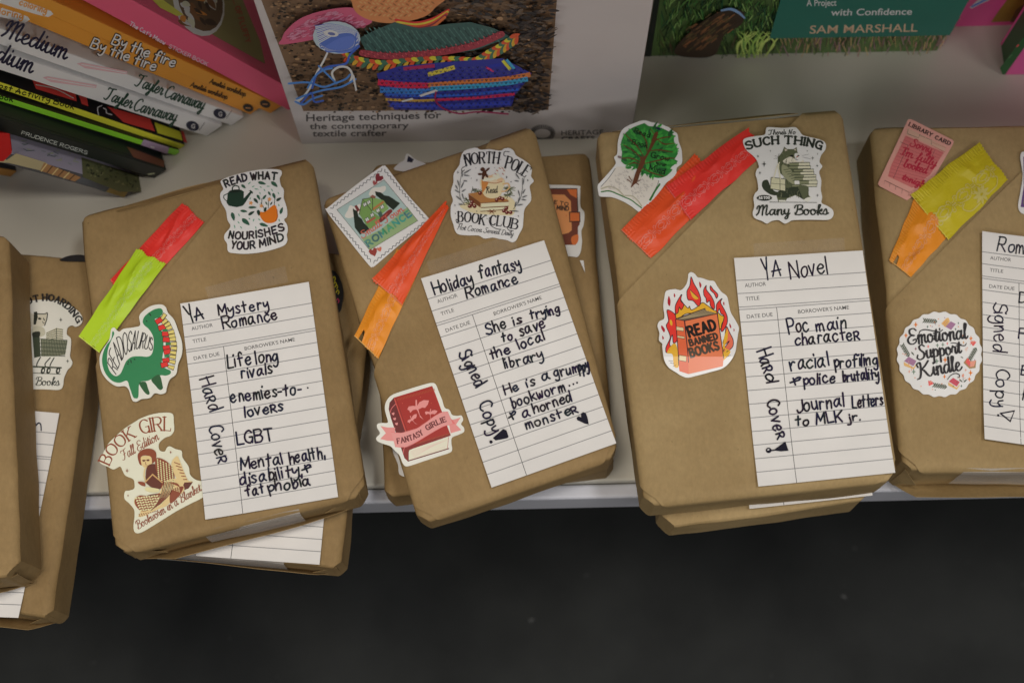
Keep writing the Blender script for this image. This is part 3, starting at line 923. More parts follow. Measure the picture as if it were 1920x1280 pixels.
# ---- the lower books of the piles come first
A_low = wrapped('brown paper book under the leftmost one, with a cat and shopping cart sticker', [(-215, 452), (192, 487), (94, 1158), (-305, 1118)], .035, .035, seed=1, mat=M_KRAFT_BROWN)
A_top = wrapped('leftmost brown paper book, cut off by the frame, with a curled open corner fold', [(-375, 408), (14, 440), (36, 1078), (-350, 1104)], .075, .0395, .009, seed=2, mat=M_KRAFT_BROWN)
B_low = wrapped('brown paper book beneath the green dinosaur sticker one, showing only the foot of its card', [(300, 432), (704, 482), (638, 1066), (224, 1020)], .033, .033, seed=3, mat=M_KRAFT_BROWN)
B_top = wrapped('brown paper book with green dinosaur sticker and red and lime sachets', [(150, 403), (582, 296), (684, 925), (217, 1038)], .066, .0325, .006, seed=4, mat=M_KRAFT_BROWN)
C_low = wrapped('brown paper book under the holiday fantasy one, with a tan leather-look travel guide sticker', [(699, 308), (1103, 284), (1156, 876), (720, 932)], .030, .030, seed=5, mat=M_KRAFT_BROWN)
C_top = wrapped('brown paper book with house stamp, North Pole mug and red Fantasy Girlie stickers', [(604, 372), (998, 236), (1162, 852), (788, 980)], .060, .0295, .006, seed=6, mat=M_KRAFT_BROWN)
D_low = wrapped('brown paper book at the bottom beneath the one with the burning book sticker', [(1190, 330), (1590, 300), (1642, 936), (1240, 990)], .034, .034, .009, seed=7)
D_top = wrapped('brown paper book with tree, cat carrying books and burning book stickers', [(1120, 245), (1577, 206), (1684, 897), (1209, 948)], .070, .0355, .006, seed=8)
E_top = wrapped('rightmost brown paper book with pink library card sticker and yellow sachet', [(1634, 238), (2110, 228), (2165, 880), (1694, 880)], .045, .045, .006, seed=9)

end_fold(A_low, .006, .35); end_fold(A_top, .007, .45, .22)
end_fold(B_low, .0030, .5); end_fold(B_top, .0045, .40, .2, -.002)
end_fold(E_top, .009, .3, .1, -.001)
for k_ in (B_top, C_top, D_top, E_top, C_low, B_low):
    end_fold(k_, .003, .5, .18, 0, 1)
sheet('end_fold', [[local(B_top, *q_, z_) for q_, z_ in (((200, 392), -.004), ((330, 352), -.003), ((452, 322), -.003), ((448, 334), .0003), ((225, 398), .0003))]], B_top.wrap, B_top.mat)
sheet('end_fold', [[local(D_top, *q_, z_) for q_, z_ in (((1150, 238), -.006), ((1480, 206), -.004), ((1496, 214), .0003), ((1155, 246), .0003))]], D_top.wrap)
flap(B_top, (185, 664), (470, 312))
flap(C_top, (706, 672), (905, 268))
flap(D_top, (1165, 556), (1500, 212))
flap(E_top, (1660, 572), (1915, 318))

# ------------------------------------------------------------------ library cards with handwriting
q = [(340, 572), (580, 531), (635, 933), (388, 976)]
a = card(B_top, q, .0012, 11)
a.zoom(330, 520, 5.334)
ink(a, 'YA', (125, 462), (292, 415), 150); ink(a, 'Mystery', (430, 392), (935, 325), 108); ink(a, 'Romance', (478, 528), (1020, 428), 116)
ink(a, 'Life long', (520, 912), (1030, 842), 122); ink(a, 'rivals', (660, 1016), (972, 962), 112)
ink(a, 'enemies-to-', (562, 1262), (1262, 1168), 124); a.ell(1322, 1112, 9, 9, INK)
ink(a, 'Ha~d', (240, 1040), (345, 1345), 140, 16)
a.zoom(340, 740, 5.334)
ink(a, 'love~s', (640, 228), (1030, 166), 108); ink(a, 'LGBT', (566, 500), (925, 455), 125)
ink(a, 'Mental', (602, 755), (1022, 690), 120); ink(a, 'health,', (1090, 694), (1440, 632), 120)
ink(a, 'disability,', (602, 910), (1215, 808), 122); ink(a, '&', (1215, 790), (1310, 770), 110)
ink(a, 'fat', (668, 1024), (838, 985), 112); ink(a, 'phobia', (885, 982), (1300, 912), 112)
ink(a, 'Cove~', (283, 325), (372, 700), 135, 16)
a.build('library_card', M_CARD, B_top.root, 'lined white card headed YA Mystery Romance')

q = [(790, 525), (1020, 453), (1155, 833), (922, 916)]
a = card(C_top, q, .0012, 12)
a.zoom(780, 440, 5.334)
ink(a, 'Holiday', (195, 612), (575, 498), 122); ink(a, 'fantasy', (645, 442), (1050, 345), 124); ink(a, 'Romance', (515, 642), (1015, 492), 108)
ink(a, 'She', (705, 1008), (900, 945), 110); ink(a, 'is', (985, 915), (1070, 890), 92); ink(a, 'trying', (1150, 855), (1435, 788), 95)
ink(a, 'to', (865, 1082), (965, 1060), 95); ink(a, 'save', (1045, 1020), (1295, 938), 110)
ink(a, 'the', (745, 1255), (945, 1192), 98); ink(a, 'local', (1040, 1155), (1285, 1062), 104)
a.zoom(840, 660, 4.922)
ink(a, 'library', (525, 162), (885, 70), 95, 16); ink(a, 'He', (530, 402), (655, 352), 90, 16); ink(a, 'is', (735, 328), (805, 306), 82, 16)
ink(a, 'a', (880, 266), (945, 246), 95, 16); ink(a, 'grum', (990, 242), (1205, 188), 100, 16); ink(a, 'ppy', (1210, 192), (1302, 172), 100, 18)
ink(a, 'bookworm', (600, 524), (1075, 362), 96, 16)
for p in ((1120, 318), (1156, 304), (1190, 291)):
    a.ell(p[0], p[1], 9, 9, INK)
ink(a, '&', (565, 632), (630, 604), 90, 16); ink(a, 'a', (690, 612), (755, 592), 95, 16); ink(a, 'horned', (800, 575), (1145, 462), 94, 16)
ink(a, 'monste~', (728, 724), (1205, 560), 92, 16)
a.poly([(1298, 676), (1262, 668), (1190, 634), (1186, 612), (1204, 600), (1228, 610), (1226, 576), (1246, 562), (1270, 572), (1284, 606)], INK)
ink(a, 'Signed', (95, 20), (262, 335), 120, 16); ink(a, 'Copy', (275, 490), (400, 770), 118, 16)
a.poly([(415, 800), (510, 716), (540, 730), (560, 790), (546, 802), (440, 822)], INK); a.ell(398, 836, 15, 15, INK)
a.build('library_card', M_CARD, C_top.root, 'lined white card headed Holiday fantasy Romance')

q = [(1375, 487), (1616, 472), (1676, 888), (1420, 914)]
a = card(D_top, q, .0013, 13)
a.zoom(1360, 460, 5.334)
ink(a, 'YA', (372, 345), (548, 318), 188, 17); ink(a, 'Novel', (655, 345), (1018, 288), 165, 17)
ink(a, 'Poc', (632, 888), (832, 858), 145); ink(a, 'main', (912, 862), (1195, 832), 122); ink(a, 'characte~', (690, 1004), (1335, 945), 122)
ink(a, 'racial', (650, 1258), (1025, 1212), 140); ink(a, 'profiling', (1085, 1232), (1512, 1198), 116)
ink(a, 'Ha~', (310, 1070), (385, 1280), 140)
a.zoom(1380, 680, 5.334)
ink(a, 'd', (285, 130), (300, 205), 125)
ink(a, '&', (528, 232), (625, 215), 100); ink(a, 'police', (672, 228), (985, 206), 110); ink(a, 'brutality', (1065, 198), (1422, 166), 106)
ink(a, 'Journal', (600, 506), (1068, 440), 130); ink(a, 'Letters', (1160, 456), (1462, 430), 120)
ink(a, 'to', (590, 642), (720, 630), 100); ink(a, 'MLK', (800, 625), (1058, 592), 108); ink(a, 'jr.', (1115, 600), (1238, 576), 82)
ink(a, 'Cove~', (300, 395), (398, 770), 125)
a.poly([(365, 884), (486, 794), (518, 888), (440, 894)], INK); a.ell(320, 884, 29, 27, INK); a.ell(318, 882, 13, 11, WHITE)
a.line([(345, 886), (375, 882)], 14, INK)
a.build('library_card', M_CARD, D_top.root, 'lined white card headed YA Novel')

q = [(1838, 438), (2078, 466), (2082, 862), (1842, 826)]
a = card(E_top, q, .0024, 14)
a.zoom(1820, 420, 3.05)
ink(a, 'Romance', (145, 165), (480, 202), 78, 9)
ink(a, 'Signed', (128, 455), (122, 735), 84, 8.5); ink(a, 'Copy', (140, 835), (126, 1050), 72, 8.5)
a.line([(160, 1090), (240, 1076), (215, 1136)], 8, INK, False, closed=True); a.ell(147, 1101, 7, 7, INK)
for t_, p_, h_ in (('D', (266, 458), 58), ('P', (262, 656), 60), ('B', (280, 868), 56), ('F', (286, 1012), 60)):
    ink(a, t_, p_, (p_[0] + 36 * len(t_), p_[1] + 4 * len(t_)), h_, 8.5)
a.build('library_card', M_CARD, E_top.root, 'lined white card headed Romance, partly out of the picture')

a = card(B_low, [(410, 655), (634, 672), (600, 1059), (370, 1043)], .0006, 15); a.build('library_card', M_CARD, B_low.root)
a = card(C_low, [(838, 535), (1050, 505), (1140, 871), (925, 905)], .0006, 16); a.build('library_card', M_CARD, C_low.root)
a = card(D_low, [(1350, 560), (1585, 535), (1634, 930), (1404, 955)], .0006, 17); a.build('library_card', M_CARD, D_low.root)
a = card(A_low, [(-130, 755), (113, 776), (36, 1158), (-200, 1150)], .0006, 18)
a.zoom(0, 380, 1.56)
ink(a, 'n', (106, 666), (124, 668), 34, 4)
a.build('library_card', M_CARD, A_low.root)

# ------------------------------------------------------------------ tea sachets
RED, LIME, ORRED, ORANGE, YEL = col(238, 45, 38), col(160, 190, 30), col(232, 72, 28), col(240, 128, 28), col(178, 164, 24)
sachet(B_top, [(207, 525), (342, 380), (384, 417), (246, 570)], RED, .0004, 'red tea sachet tucked under a lime one', 21)
sachet(B_top, [(150, 632), (260, 468), (311, 498), (188, 664)], LIME, .0023, 'lime green tea sachet', 22, ridges=False, flat_start=True)
sachet(C_top, [(664, 630), (744, 466), (786, 508), (709, 674)], ORANGE, .0004, 'orange tea sachet', 23, notch=True)
sachet(C_top, [(698, 526), (836, 379), (843, 390), (754, 574)], ORRED, .0022, 'orange red tea sachet', 24)
sachet(D_top, [(1165, 432), (1303, 290), (1356, 348), (1220, 486)], ORRED, .0006, 'orange red tea sachet', 25)
sachet(D_top, [(1247, 352), (1404, 241), (1434, 288), (1293, 416)], RED, .0020, 'red tea sachet', 26, flat_end=True)
sachet(E_top, [(1667, 490), (1728, 336), (1790, 428), (1707, 521)], ORANGE, .0007, 'orange tea sachet with a torn notched end', 27, notch=True)
sachet(E_top, [(1705, 368), (1832, 270), (1890, 337), (1777, 452)], YEL, .0023, 'mustard yellow tea sachet', 28, flower=True)

# ------------------------------------------------------------------ tape
tape(B_top, [(385, 540), (535, 500), (541, 530), (392, 562)], .0011)
tape(C_top, [(800, 492), (962, 440), (972, 470), (808, 518)], .0011)
tape(D_top, [(1412, 458), (1582, 447), (1584, 474), (1414, 486)], .0011)
def end_tape(k, x0, x1, over=.010):
    # folded over the front end of the packet: a strip on top, one down the end
    w, h, t = k.w, k.h, k.t
    y = -h / 2 - .0016
    rows = [(y + over + .0016, t + .0009), (y + .006, t + .0007), (y + .0025, t - .0008), (y + .0005, t - .0030), (y, t - .007), (y, t * .3)]
    sheet('tape_strip', [[(x0, a_[0], a_[1]), (x1, a_[0], a_[1]), (x1, b_[0], b_[1]), (x0, b_[0], b_[1])] for a_, b_ in zip(rows[0 if over else 2:], rows[1 if over else 3:])], k.root, M_TAPE2, .00005)
end_tape(B_top, -.025, .030, 0)
end_tape(E_top, -.040, .06, 0)
end_tape(B_low, -.045, .035, .002)

# ------------------------------------------------------------------ stickers
def sticker(k, z0=0.00035, seed=1):
    return Art(place(k, z0), seed)
DG, MG, OR = (0.012, 0.045, 0.028), (0.03, 0.115, 0.07), col(205, 110, 25)
CREAM = col(222, 216, 200)

# watering can
a = sticker(B_top, .0012, 31).zoom(400, 310, 7.1125)
a.base([(112, 215), (240, 160), (480, 98), (700, 68), (890, 76), (918, 130), (890, 190), (910, 290), (945, 340), (945, 450), (980, 560), (992, 640), (985, 700), (950, 740), (990, 810), (998, 880), (985, 940), (990, 1020), (930, 1090), (700, 1160), (480, 1190), (300, 1185), (205, 1160), (190, 1060), (155, 1000), (160, 930), (235, 830), (195, 740), (175, 620), (120, 520), (98, 440), (105, 380), (140, 330), (110, 260)], WHITE)
a.write('READ WHAT', (180, 305), (845, 210), 92, 25, BLACK, pm=(500, 212), jit=.2)
a.write('NOURISHES', (212, 985), (950, 880), 92, 24, BLACK, pm=(560, 985), jit=.2, slant=.08)
a.write('YOUR MIND', (240, 1120), (945, 1010), 95, 24, BLACK, pm=(560, 1118), jit=.2, slant=.08)
a.poly([(200, 385), (225, 360), (380, 345), (415, 370), (412, 460), (500, 365), (480, 355), (505, 348), (538, 378), (528, 398), (515, 385), (430, 520), (400, 555), (320, 575), (215, 555), (186, 520)], DG)
a.line([(262, 365), (265, 310), (305, 288), (345, 305), (355, 355)], 15, DG)
a.line([(200, 395), (150, 420), (150, 455), (190, 500)], 11, DG)
a.ell(300, 362, 85, 22, (.006, .02, .014), -5)
a.poly([(620, 640), (690, 640), (740, 600), (820, 545), (855, 600), (862, 720), (820, 775), (720, 785), (650, 730)], OR, True)
a.line([(855, 610), (862, 700), (840, 755)], 10, col(160, 78, 20))
for x, y, L, w, an in ((410, 300, 75, 40, 40), (655, 255, 110, 45, 15), (820, 270, 110, 55, 40), (610, 445, 80, 38, 60), (690, 440, 75, 34, -50), (575, 490, 85, 42, 50), (755, 395, 65, 30, 60), (815, 425, 80, 42, 70), (880, 470, 80, 40, -30), (530, 578, 110, 36, 0), (415, 628, 95, 38, 8), (515, 655, 95, 42, -30), (610, 650, 80, 48, 80), (700, 605, 70, 40, -70), (270, 700, 115, 55, 75), (440, 770, 130, 65, 40), (680, 812, 120, 48, 18), (915, 620, 95, 42, -70), (715, 525, 50, 22, 60), (780, 525, 50, 22, -55)):
    a.leaf(x, y, L, w, an, MG if (x * 7 + y) % 3 else DG)
for x, y, L, an in ((490, 255, 50, -40), (540, 300, 40, -20), (585, 335, 60, 10), (740, 298, 45, 0), (690, 350, 40, 60), (790, 350, 40, 60), (630, 390, 35, 70), (875, 390, 35, 60), (500, 460, 30, -60), (350, 680, 40, 70), (345, 780, 40, 50), (292, 835, 50, 80), (378, 845, 40, 50), (545, 745, 40, -70), (490, 730, 30, 40), (620, 740, 35, 40), (575, 850, 40, 80), (885, 750, 40, 70), (880, 550, 35, 80), (640, 310, 30, 20)):
    a.leaf(x, y, L, 14, an, col(90, 150, 125))
for p in (((650, 560), (655, 460)), ((740, 590), (745, 480)), ((820, 545), (830, 440)), ((690, 600), (640, 520))):
    a.line(p, 7, DG, False)
for x, y in ((648, 558), (755, 470), (508, 520)):
    for an in range(0, 360, 72):
        a.leaf(x + 16 * math.cos(math.radians(an)), y + 16 * math.sin(math.radians(an)), 28, 16, an, col(210, 140, 75))
a.build('sticker', M_STICK, B_top.root, 'sticker with a watering can and potted plant')

# green dinosaur
GR, GR2 = col(40, 120, 75), col(35, 82, 48)
a = sticker(B_top, .0026, 32).zoom(180, 560, 6.4)
a.base([(200, 385), (235, 365), (270, 400), (300, 412), (350, 380), (480, 360), (545, 335), (535, 230), (590, 160), (680, 105), (790, 88), (850, 120), (880, 190), (950, 270), (1000, 400), (1045, 540), (1045, 680), (1000, 800), (975, 920), (900, 985), (865, 1080), (850, 1140), (790, 1160), (720, 1150), (660, 1205), (560, 1220), (500, 1250), (450, 1230), (410, 1110), (360, 1065), (260, 1065), (150, 990), (80, 880), (60, 740), (90, 640), (170, 520), (190, 440)], CREAM)
a.poly([(215, 410), (236, 440), (195, 530), (158, 640), (152, 780), (185, 890), (250, 945), (310, 915), (350, 830), (385, 760), (450, 715), (540, 708), (640, 712), (690, 670), (708, 560), (700, 470), (655, 390), (590, 330), (578, 280), (610, 220), (700, 155), (780, 135), (815, 160), (812, 205), (770, 245), (720, 270), (770, 350), (815, 450), (825, 620), (805, 780), (830, 840), (908, 880), (905, 920), (850, 940), (780, 938), (640, 1000), (540, 1025), (525, 1190), (490, 1210), (460, 1190), (420, 1080), (388, 1000), (300, 1025), (210, 1000), (130, 910), (92, 790), (100, 680), (140, 580), (200, 500)], GR, True, 4)
a.poly([(540, 1020), (610, 1015), (640, 1090), (660, 1150), (640, 1168), (600, 1140), (545, 1060)], GR2, True)
a.poly([(680, 985), (775, 930), (815, 1060), (815, 1095), (780, 1110), (730, 1060)], GR2, True)
CR, YE = col(205, 45, 42), col(205, 190, 110)
pr = [((770, 285), 30), ((805, 365), 15), ((848, 440), -3), ((858, 510), -6), ((860, 610), 8), ((870, 655), 12), ((855, 760), 10), ((835, 810), 14)]
for (x, y), an in pr:
    r_ = math.radians(-an); c_, s_ = math.cos(r_), math.sin(r_)
    R_ = lambda u, v: (x + u * c_ - v * s_, y + u * s_ + v * c_)
    a.poly([R_(-42, -30), R_(42, -32), R_(44, 28), R_(-40, 30)], CR)
    a.line([R_(-42, -30), R_(42, -32), R_(44, 28), R_(-40, 30)], 7, (.05, .02, .01), False, closed=True)
for x, y, an, c in ((825, 235, 55, YE), (838, 295, 40, YE), (870, 330, 30, YE), (890, 370, 22, YE), (915, 420, 14, YE), (925, 465, 8, YE), (935, 505, 3, YE), (945, 560, 0, YE), (948, 612, -5, YE), (940, 665, -8, YE), (935, 715, -10, YE), (930, 775, -14, YE), (915, 840, -18, YE)):
    r_ = math.radians(-an); c_, s_ = math.cos(r_), math.sin(r_)
    R_ = lambda u, v: (x + u * c_ - v * s_, y + u * s_ + v * c_)
    a.poly([R_(-36, -18), R_(38, -24), R_(38, 24), R_(-36, 18)], c)
    a.line([R_(-36, -18), R_(38, -24), R_(38, 24), R_(-36, 18)], 7, (.05, .02, .01), False, closed=True)
for x, y in ((845, 400), (880, 560), (865, 705)):
    a.poly([(x - 30, y - 14), (x + 30, y - 18), (x + 28, y + 16), (x - 28, y + 16)], GR)
for p in ((665, 210), (625, 290), (400, 800), (405, 775), (435, 760), (480, 745), (440, 780)):
    a.ell(p[0], p[1], 11, 7, (.01, .03, .02), 40)
a.line([(650, 195), (675, 225)], 8, BLACK)
a.write('READOSAURUS', (258, 925), (690, 640), 100, 10.5, BLACK, pm=(420, 655), top=[(160, 790), (180, 640), (250, 500), (340, 430), (430, 410), (510, 405), (590, 430), (650, 470), (695, 490)])
a.build('sticker', M_STICK, B_top.root, 'sticker of a green dinosaur with a spine of books')

# girl reading in a blanket
BR, BR2, TAN = col(128, 60, 34), col(88, 36, 22), col(214, 184, 132)
a = sticker(B_top, .0007, 33).zoom(180, 770, 5.3333)
a.base([(45, 500), (80, 420), (130, 330), (200, 260), (290, 180), (400, 110), (450, 80), (560, 40), (680, 22), (770, 35), (782, 120), (785, 200), (750, 250), (690, 275), (635, 330), (640, 395), (690, 410), (715, 370), (745, 358), (800, 385), (860, 405), (870, 470), (930, 560), (945, 640), (1000, 690), (1075, 715), (1100, 780), (1080, 860), (950, 930), (800, 1010), (640, 1110), (500, 1195), (430, 1225), (390, 1210), (380, 1150), (390, 1060), (385, 990), (340, 930), (290, 880), (295, 810), (340, 798), (385, 780), (390, 730), (375, 685), (300, 650), (270, 600), (245, 560), (180, 588), (120, 560), (55, 530)], col(226, 216, 188))
a.write('BOOK', (140, 545), (400, 265), 118, 17, BR, pm=(245, 385), contrast=.55, serif=True)
a.write('GIRL', (470, 238), (750, 205), 135, 17, BR, pm=(610, 205), contrast=.55, serif=True)
a.write('Fall Edition', (275, 500), (640, 290), 95, 9, BR, 'curs', contrast=.4, slant=.25)
a.write('Bookworm in a Blanket', (425, 1190), (1065, 800), 85, 8.5, BR, 'curs', contrast=.4, slant=.2)
a.poly([(425, 480), (430, 430), (480, 390), (560, 385), (605, 420), (605, 490), (570, 530), (560, 470), (500, 450), (455, 470), (470, 540), (445, 540)], BR, True)
a.poly([(455, 470), (500, 455), (555, 465), (565, 540), (545, 575), (500, 575), (465, 545)], TAN, True)
a.poly([(470, 495), (495, 492), (497, 510), (475, 512)], BR2); a.poly([(515, 490), (540, 488), (540, 506), (517, 508)], BR2)
a.line([(470, 500), (540, 497)], 5, BR2)
a.line([(505, 515), (500, 535), (510, 538)], 5, BR); a.line([(498, 553), (525, 552)], 5, BR)
a.poly([(520, 560), (600, 540), (640, 640), (650, 760), (560, 760), (505, 690)], BR2, True)
a.poly([(605, 480), (680, 490), (760, 560), (790, 680), (700, 720), (650, 780), (620, 640), (600, 560)], BR, True)
a.poly([(760, 530), (815, 458), (850, 520), (920, 690), (970, 715), (890, 790), (800, 660)], TAN, True)
for t in range(6):
    a.line([(790 + t * 18, 520 + t * 34), (845 + t * 14, 540 + t * 30)], 9, BR)
a.poly([(890, 720), (975, 715), (930, 780), (850, 810)], BR2)
a.poly([(680, 740), (740, 690), (830, 690), (890, 780), (850, 840), (760, 910), (700, 960), (620, 990), (500, 1050), (430, 1060), (450, 1010), (395, 940), (395, 880), (450, 850), (560, 860), (640, 820)], TAN, True)
a.poly([(760, 800), (880, 760), (840, 850), (750, 930)], BR, True)
a.poly([(520, 850), (640, 830), (650, 860), (560, 880)], BR2, True)
for i in range(6):
    for j in range(11):
        a.leaf(622 + i * 29 + j * 1.5, 496 + j * 21 + i * 13, 24, 15, 70, col(222, 200, 150)); a.line([(613 + i * 29 + j * 1.5, 500 + j * 21 + i * 13), (630 + i * 29 + j * 1.5, 506 + j * 21 + i * 13)], 3.5, BR2, False)
a.poly([(400, 885), (450, 850), (560, 862), (645, 830), (610, 930), (520, 1000), (450, 1000), (400, 940)], BR, True)
for i in range(6):
    for j in range(9):
        x, y = 412 + j * 26 + i * 9, 878 + i * 24 - j * 3
        if x < 650 - i * 16: a.leaf(x, y, 27, 17, 28 if j % 2 else -28, col(224, 204, 158))
for i in range(6):
    for j in range(13):
        t = j / 12
        x = (1 - t) ** 2 * (705 + i * 17) + 2 * t * (1 - t) * (668 + i * 16) + t * t * (560 + i * 20); y = 715 + t * (285 - i * 12)
        a.leaf(x, y, 25, 13, 105 + 20 * t, col(222, 200, 152)); 
for i in range(4):
    for j in range(6):
        a.leaf(755 + i * 24 + j * 3, 715 + j * 15 + i * 8, 22, 9, 30, col(214, 188, 138))
for s_ in range(7):
    a.line([(690 + s_ * 16, 720), (665 + s_ * 14, 830), (620 + s_ * 6, 930), (560 + s_ * 12, 1000 - s_ * 9)], 7, BR if s_ % 2 else BR2)
for s_ in range(5):
    a.line([(740 + s_ * 20, 720 + s_ * 8), (820 + s_ * 8, 735 + s_ * 10), (850, 780 + s_ * 10)], 6, BR)
for s_ in range(9):
    a.line([(440 + s_ * 22, 1035 - s_ * 3), (450 + s_ * 22, 1062 - s_ * 8)], 6, BR)
a.poly([(500, 720), (570, 640), (670, 720), (650, 790), (560, 770)], BR2)
a.line([(500, 720), (575, 642), (670, 722)], 12, col(190, 150, 95), False)
a.poly([(515, 770), (570, 775), (640, 790), (620, 820), (540, 815), (500, 795)], col(225, 200, 155), True)
a.poly([(430, 715), (490, 720), (500, 760), (450, 745)], BR, True)
a.line([(505, 560), (490, 640), (500, 700)], 12, TAN)
for x, y, r_ in ((320, 605, 22), (755, 420, 16), (330, 852, 14)):
    a.star(x, y, r_, BR, .3)
a.build('sticker', M_STICK, B_top.root, 'cream and brown sticker of a girl reading in a blanket')

# diamond stamp with house
a = sticker(C_top, .0004, 34).zoom(600, 300, 6.0955)
a.base([(80, 595), (84, 560), (110, 535), (390, 310), (690, 90), (730, 78), (768, 96), (1000, 400), (1238, 665), (1245, 695), (1225, 725), (920, 965), (640, 1205), (600, 1222), (560, 1205), (330, 920)], WHITE, True)
def wig(p, q_, n):
    pts = []
    d = math.dist(p, q_); nx_, ny_ = -(q_[1] - p[1]) / d, (q_[0] - p[0]) / d
    for i in range(n * 2 + 1):
        t = i / (n * 2)
        o = 10 if i % 2 else -10
        pts.append((p[0] + (q_[0] - p[0]) * t + nx_ * o, p[1] + (q_[1] - p[1]) * t + ny_ * o))
    a.line(pts, 7, col(70, 72, 80), n=4)
wig((125, 565), (715, 115), 14); wig((735, 120), (1200, 680), 14); wig((1195, 715), (610, 1180), 14); wig((585, 1165), (120, 610), 14)
P1, P2, P3, P4 = (195, 575), (735, 235), (1118, 700), (568, 1035)
lerp = lambda p, q_, t: (p[0] + (q_[0] - p[0]) * t, p[1] + (q_[1] - p[1]) * t)
a.poly([P1, P2, P3, P4], col(160, 182, 180))
a.poly([(480, 905), (700, 800), (1000, 545), P3, P4], col(140, 165, 120))
a.line([P1, P2, P3, P4], 5, (.12, .12, .11), False, closed=True)
a.poly([(285, 650), (320, 580), (345, 525), (400, 540), (460, 510), (460, 600), (350, 670)], col(222, 205, 198), True)
a.poly([(560, 400), (600, 330), (680, 318), (745, 305), (750, 350), (700, 390), (600, 420)], col(222, 205, 198), True)
DT = col(30, 42, 34)
for pts in (([(375, 555), (395, 575), (430, 590), (440, 650), (480, 680), (500, 720), (545, 765), (570, 800), (460, 860), (400, 780), (388, 660)]), ([(630, 365), (700, 380), (735, 410), (790, 420), (840, 450), (880, 480), (918, 500), (880, 540), (840, 580), (790, 540), (700, 460), (640, 410)])):
    a.poly(pts, DT)
HG = col(112, 148, 82)
a.poly([(395, 535), (420, 520), (460, 580), (430, 600)], col(110, 50, 50))
a.poly([(450, 625), (490, 455), (590, 590), (690, 660), (690, 710), (575, 800), (530, 750)], HG)
a.poly([(490, 455), (600, 430), (730, 470), (790, 560), (690, 640), (600, 590)], col(125, 162, 95))
a.poly([(600, 560), (720, 475), (740, 490), (610, 585)], col(170, 115, 70))
a.line([(450, 625), (488, 455), (595, 590)], 9, (.05, .07, .03), False); a.line([(488, 455), (600, 440), (605, 580)], 8, (.05, .07, .03), False)
a.poly([(570, 430), (600, 405), (640, 425), (630, 450)], col(135, 85, 70))
for x, y in ((515, 520), (560, 495), (540, 690), (598, 640), (712, 548), (665, 588)):
    a.poly([(x - 24, y - 12), (x + 10, y - 32), (x + 24, y + 4), (x - 10, y + 24)], col(205, 210, 205))
    a.line([(x - 24, y - 12), (x + 10, y - 32), (x + 24, y + 4), (x - 10, y + 24)], 5, (.03, .05, .05), False, closed=True)
    a.line([(x - 7, y - 22), (x + 7, y + 14)], 4, (.03, .05, .05), False)
a.poly([(530, 715), (630, 655), (640, 672), (542, 735)], col(165, 80, 70))
a.poly([(680, 680), (790, 575), (830, 590), (790, 640), (700, 720)], col(120, 48, 48), True)
a.poly([(660, 620), (700, 590), (720, 640), (690, 670)], col(60, 90, 80))
a.write('Small Town', (485, 905), (968, 585), 78, 12, col(190, 95, 80), 'curs', contrast=.3)
a.write('ROMANCE', (560, 1000), (1045, 640), 70, 20, col(58, 108, 98), jit=.3)
for x, y, r_, an, c in ((672, 215, 52, 35, col(118, 40, 48)), (628, 272, 30, 20, col(150, 75, 75)), (612, 1060, 52, -20, col(140, 58, 52)), (682, 1028, 30, -20, col(195, 110, 90))):
    a.heart(x, y, r_, an, c)
a.build('sticker', M_STICK, C_top.root, 'diamond stamp sticker of a green house')

# mug of cocoa
a = sticker(C_top, .0013, 35).zoom(830, 270, 6.4)
a.base([(215, 190), (250, 110), (330, 72), (410, 62), (460, 85), (560, 78), (690, 95), (740, 70), (800, 65), (850, 95), (880, 150), (960, 200), (1040, 260), (1070, 330), (1060, 400), (1092, 460), (1045, 520), (1060, 620), (1055, 700), (985, 790), (970, 900), (960, 1010), (920, 1090), (880, 1170), (830, 1190), (770, 1165), (680, 1150), (600, 1135), (500, 1145), (430, 1110), (300, 1108), (190, 1095), (150, 1050), (130, 980), (100, 880), (100, 760), (125, 690), (100, 590), (130, 470), (135, 370), (200, 270)], col(228, 221, 214))
NAVY = (.014, .014, .022)
a.write('NORTH', (285, 275), (665, 250), 130, 22, NAVY, pm=(470, 245), contrast=.6, serif=True, slant=.05)
a.write('POLE', (750, 300), (985, 415), 140, 22, NAVY, pm=(870, 345), contrast=.6, serif=True)
a.line([(330, 130), (285, 140), (275, 165)], 9, NAVY); a.line([(270, 285), (232, 310), (235, 345), (262, 330)], 9, NAVY); a.line([(800, 110), (745, 110), (735, 150), (760, 165)], 9, NAVY)
a.write('BOOK', (190, 945), (495, 985), 118, 20, NAVY, pm=(340, 955), contrast=.6, serif=True)
a.write('CLUB', (570, 985), (890, 1040), 118, 20, NAVY, pm=(720, 1005), contrast=.6, serif=True)
a.line([(200, 940), (165, 920), (175, 960), (240, 975)], 8, NAVY); a.line([(600, 880), (560, 910), (575, 985), (640, 1030), (700, 1040)], 8, NAVY); a.line([(820, 1030), (780, 1010), (790, 1045), (850, 1060)], 8, NAVY)
a.write('Hot Cocoa Served Daily', (175, 1040), (845, 1120), 62, 6.5, (.05, .05, .06), 'curs', contrast=.3, slant=.2)
for y in (700, 850):
    pass
a.poly([(210, 760), (300, 720), (700, 640), (860, 700), (850, 860), (700, 870), (400, 850), (260, 800)], col(222, 196, 160), True)
a.rng.seed(5)
for i in range(90):
    an = a.rng.uniform(0, 6.28); cx_, cy_ = a.rng.choice([(360, 560), (300, 690), (800, 560), (790, 630), (640, 560), (420, 590), (320, 740)])
    L_ = a.rng.uniform(40, 85)
    a.line([(cx_, cy_), (cx_ + L_ * math.cos(an), cy_ + L_ * .6 * math.sin(an))], 6, col(*a.rng.choice([(70, 80, 40), (95, 105, 60), (45, 55, 30)])), False)
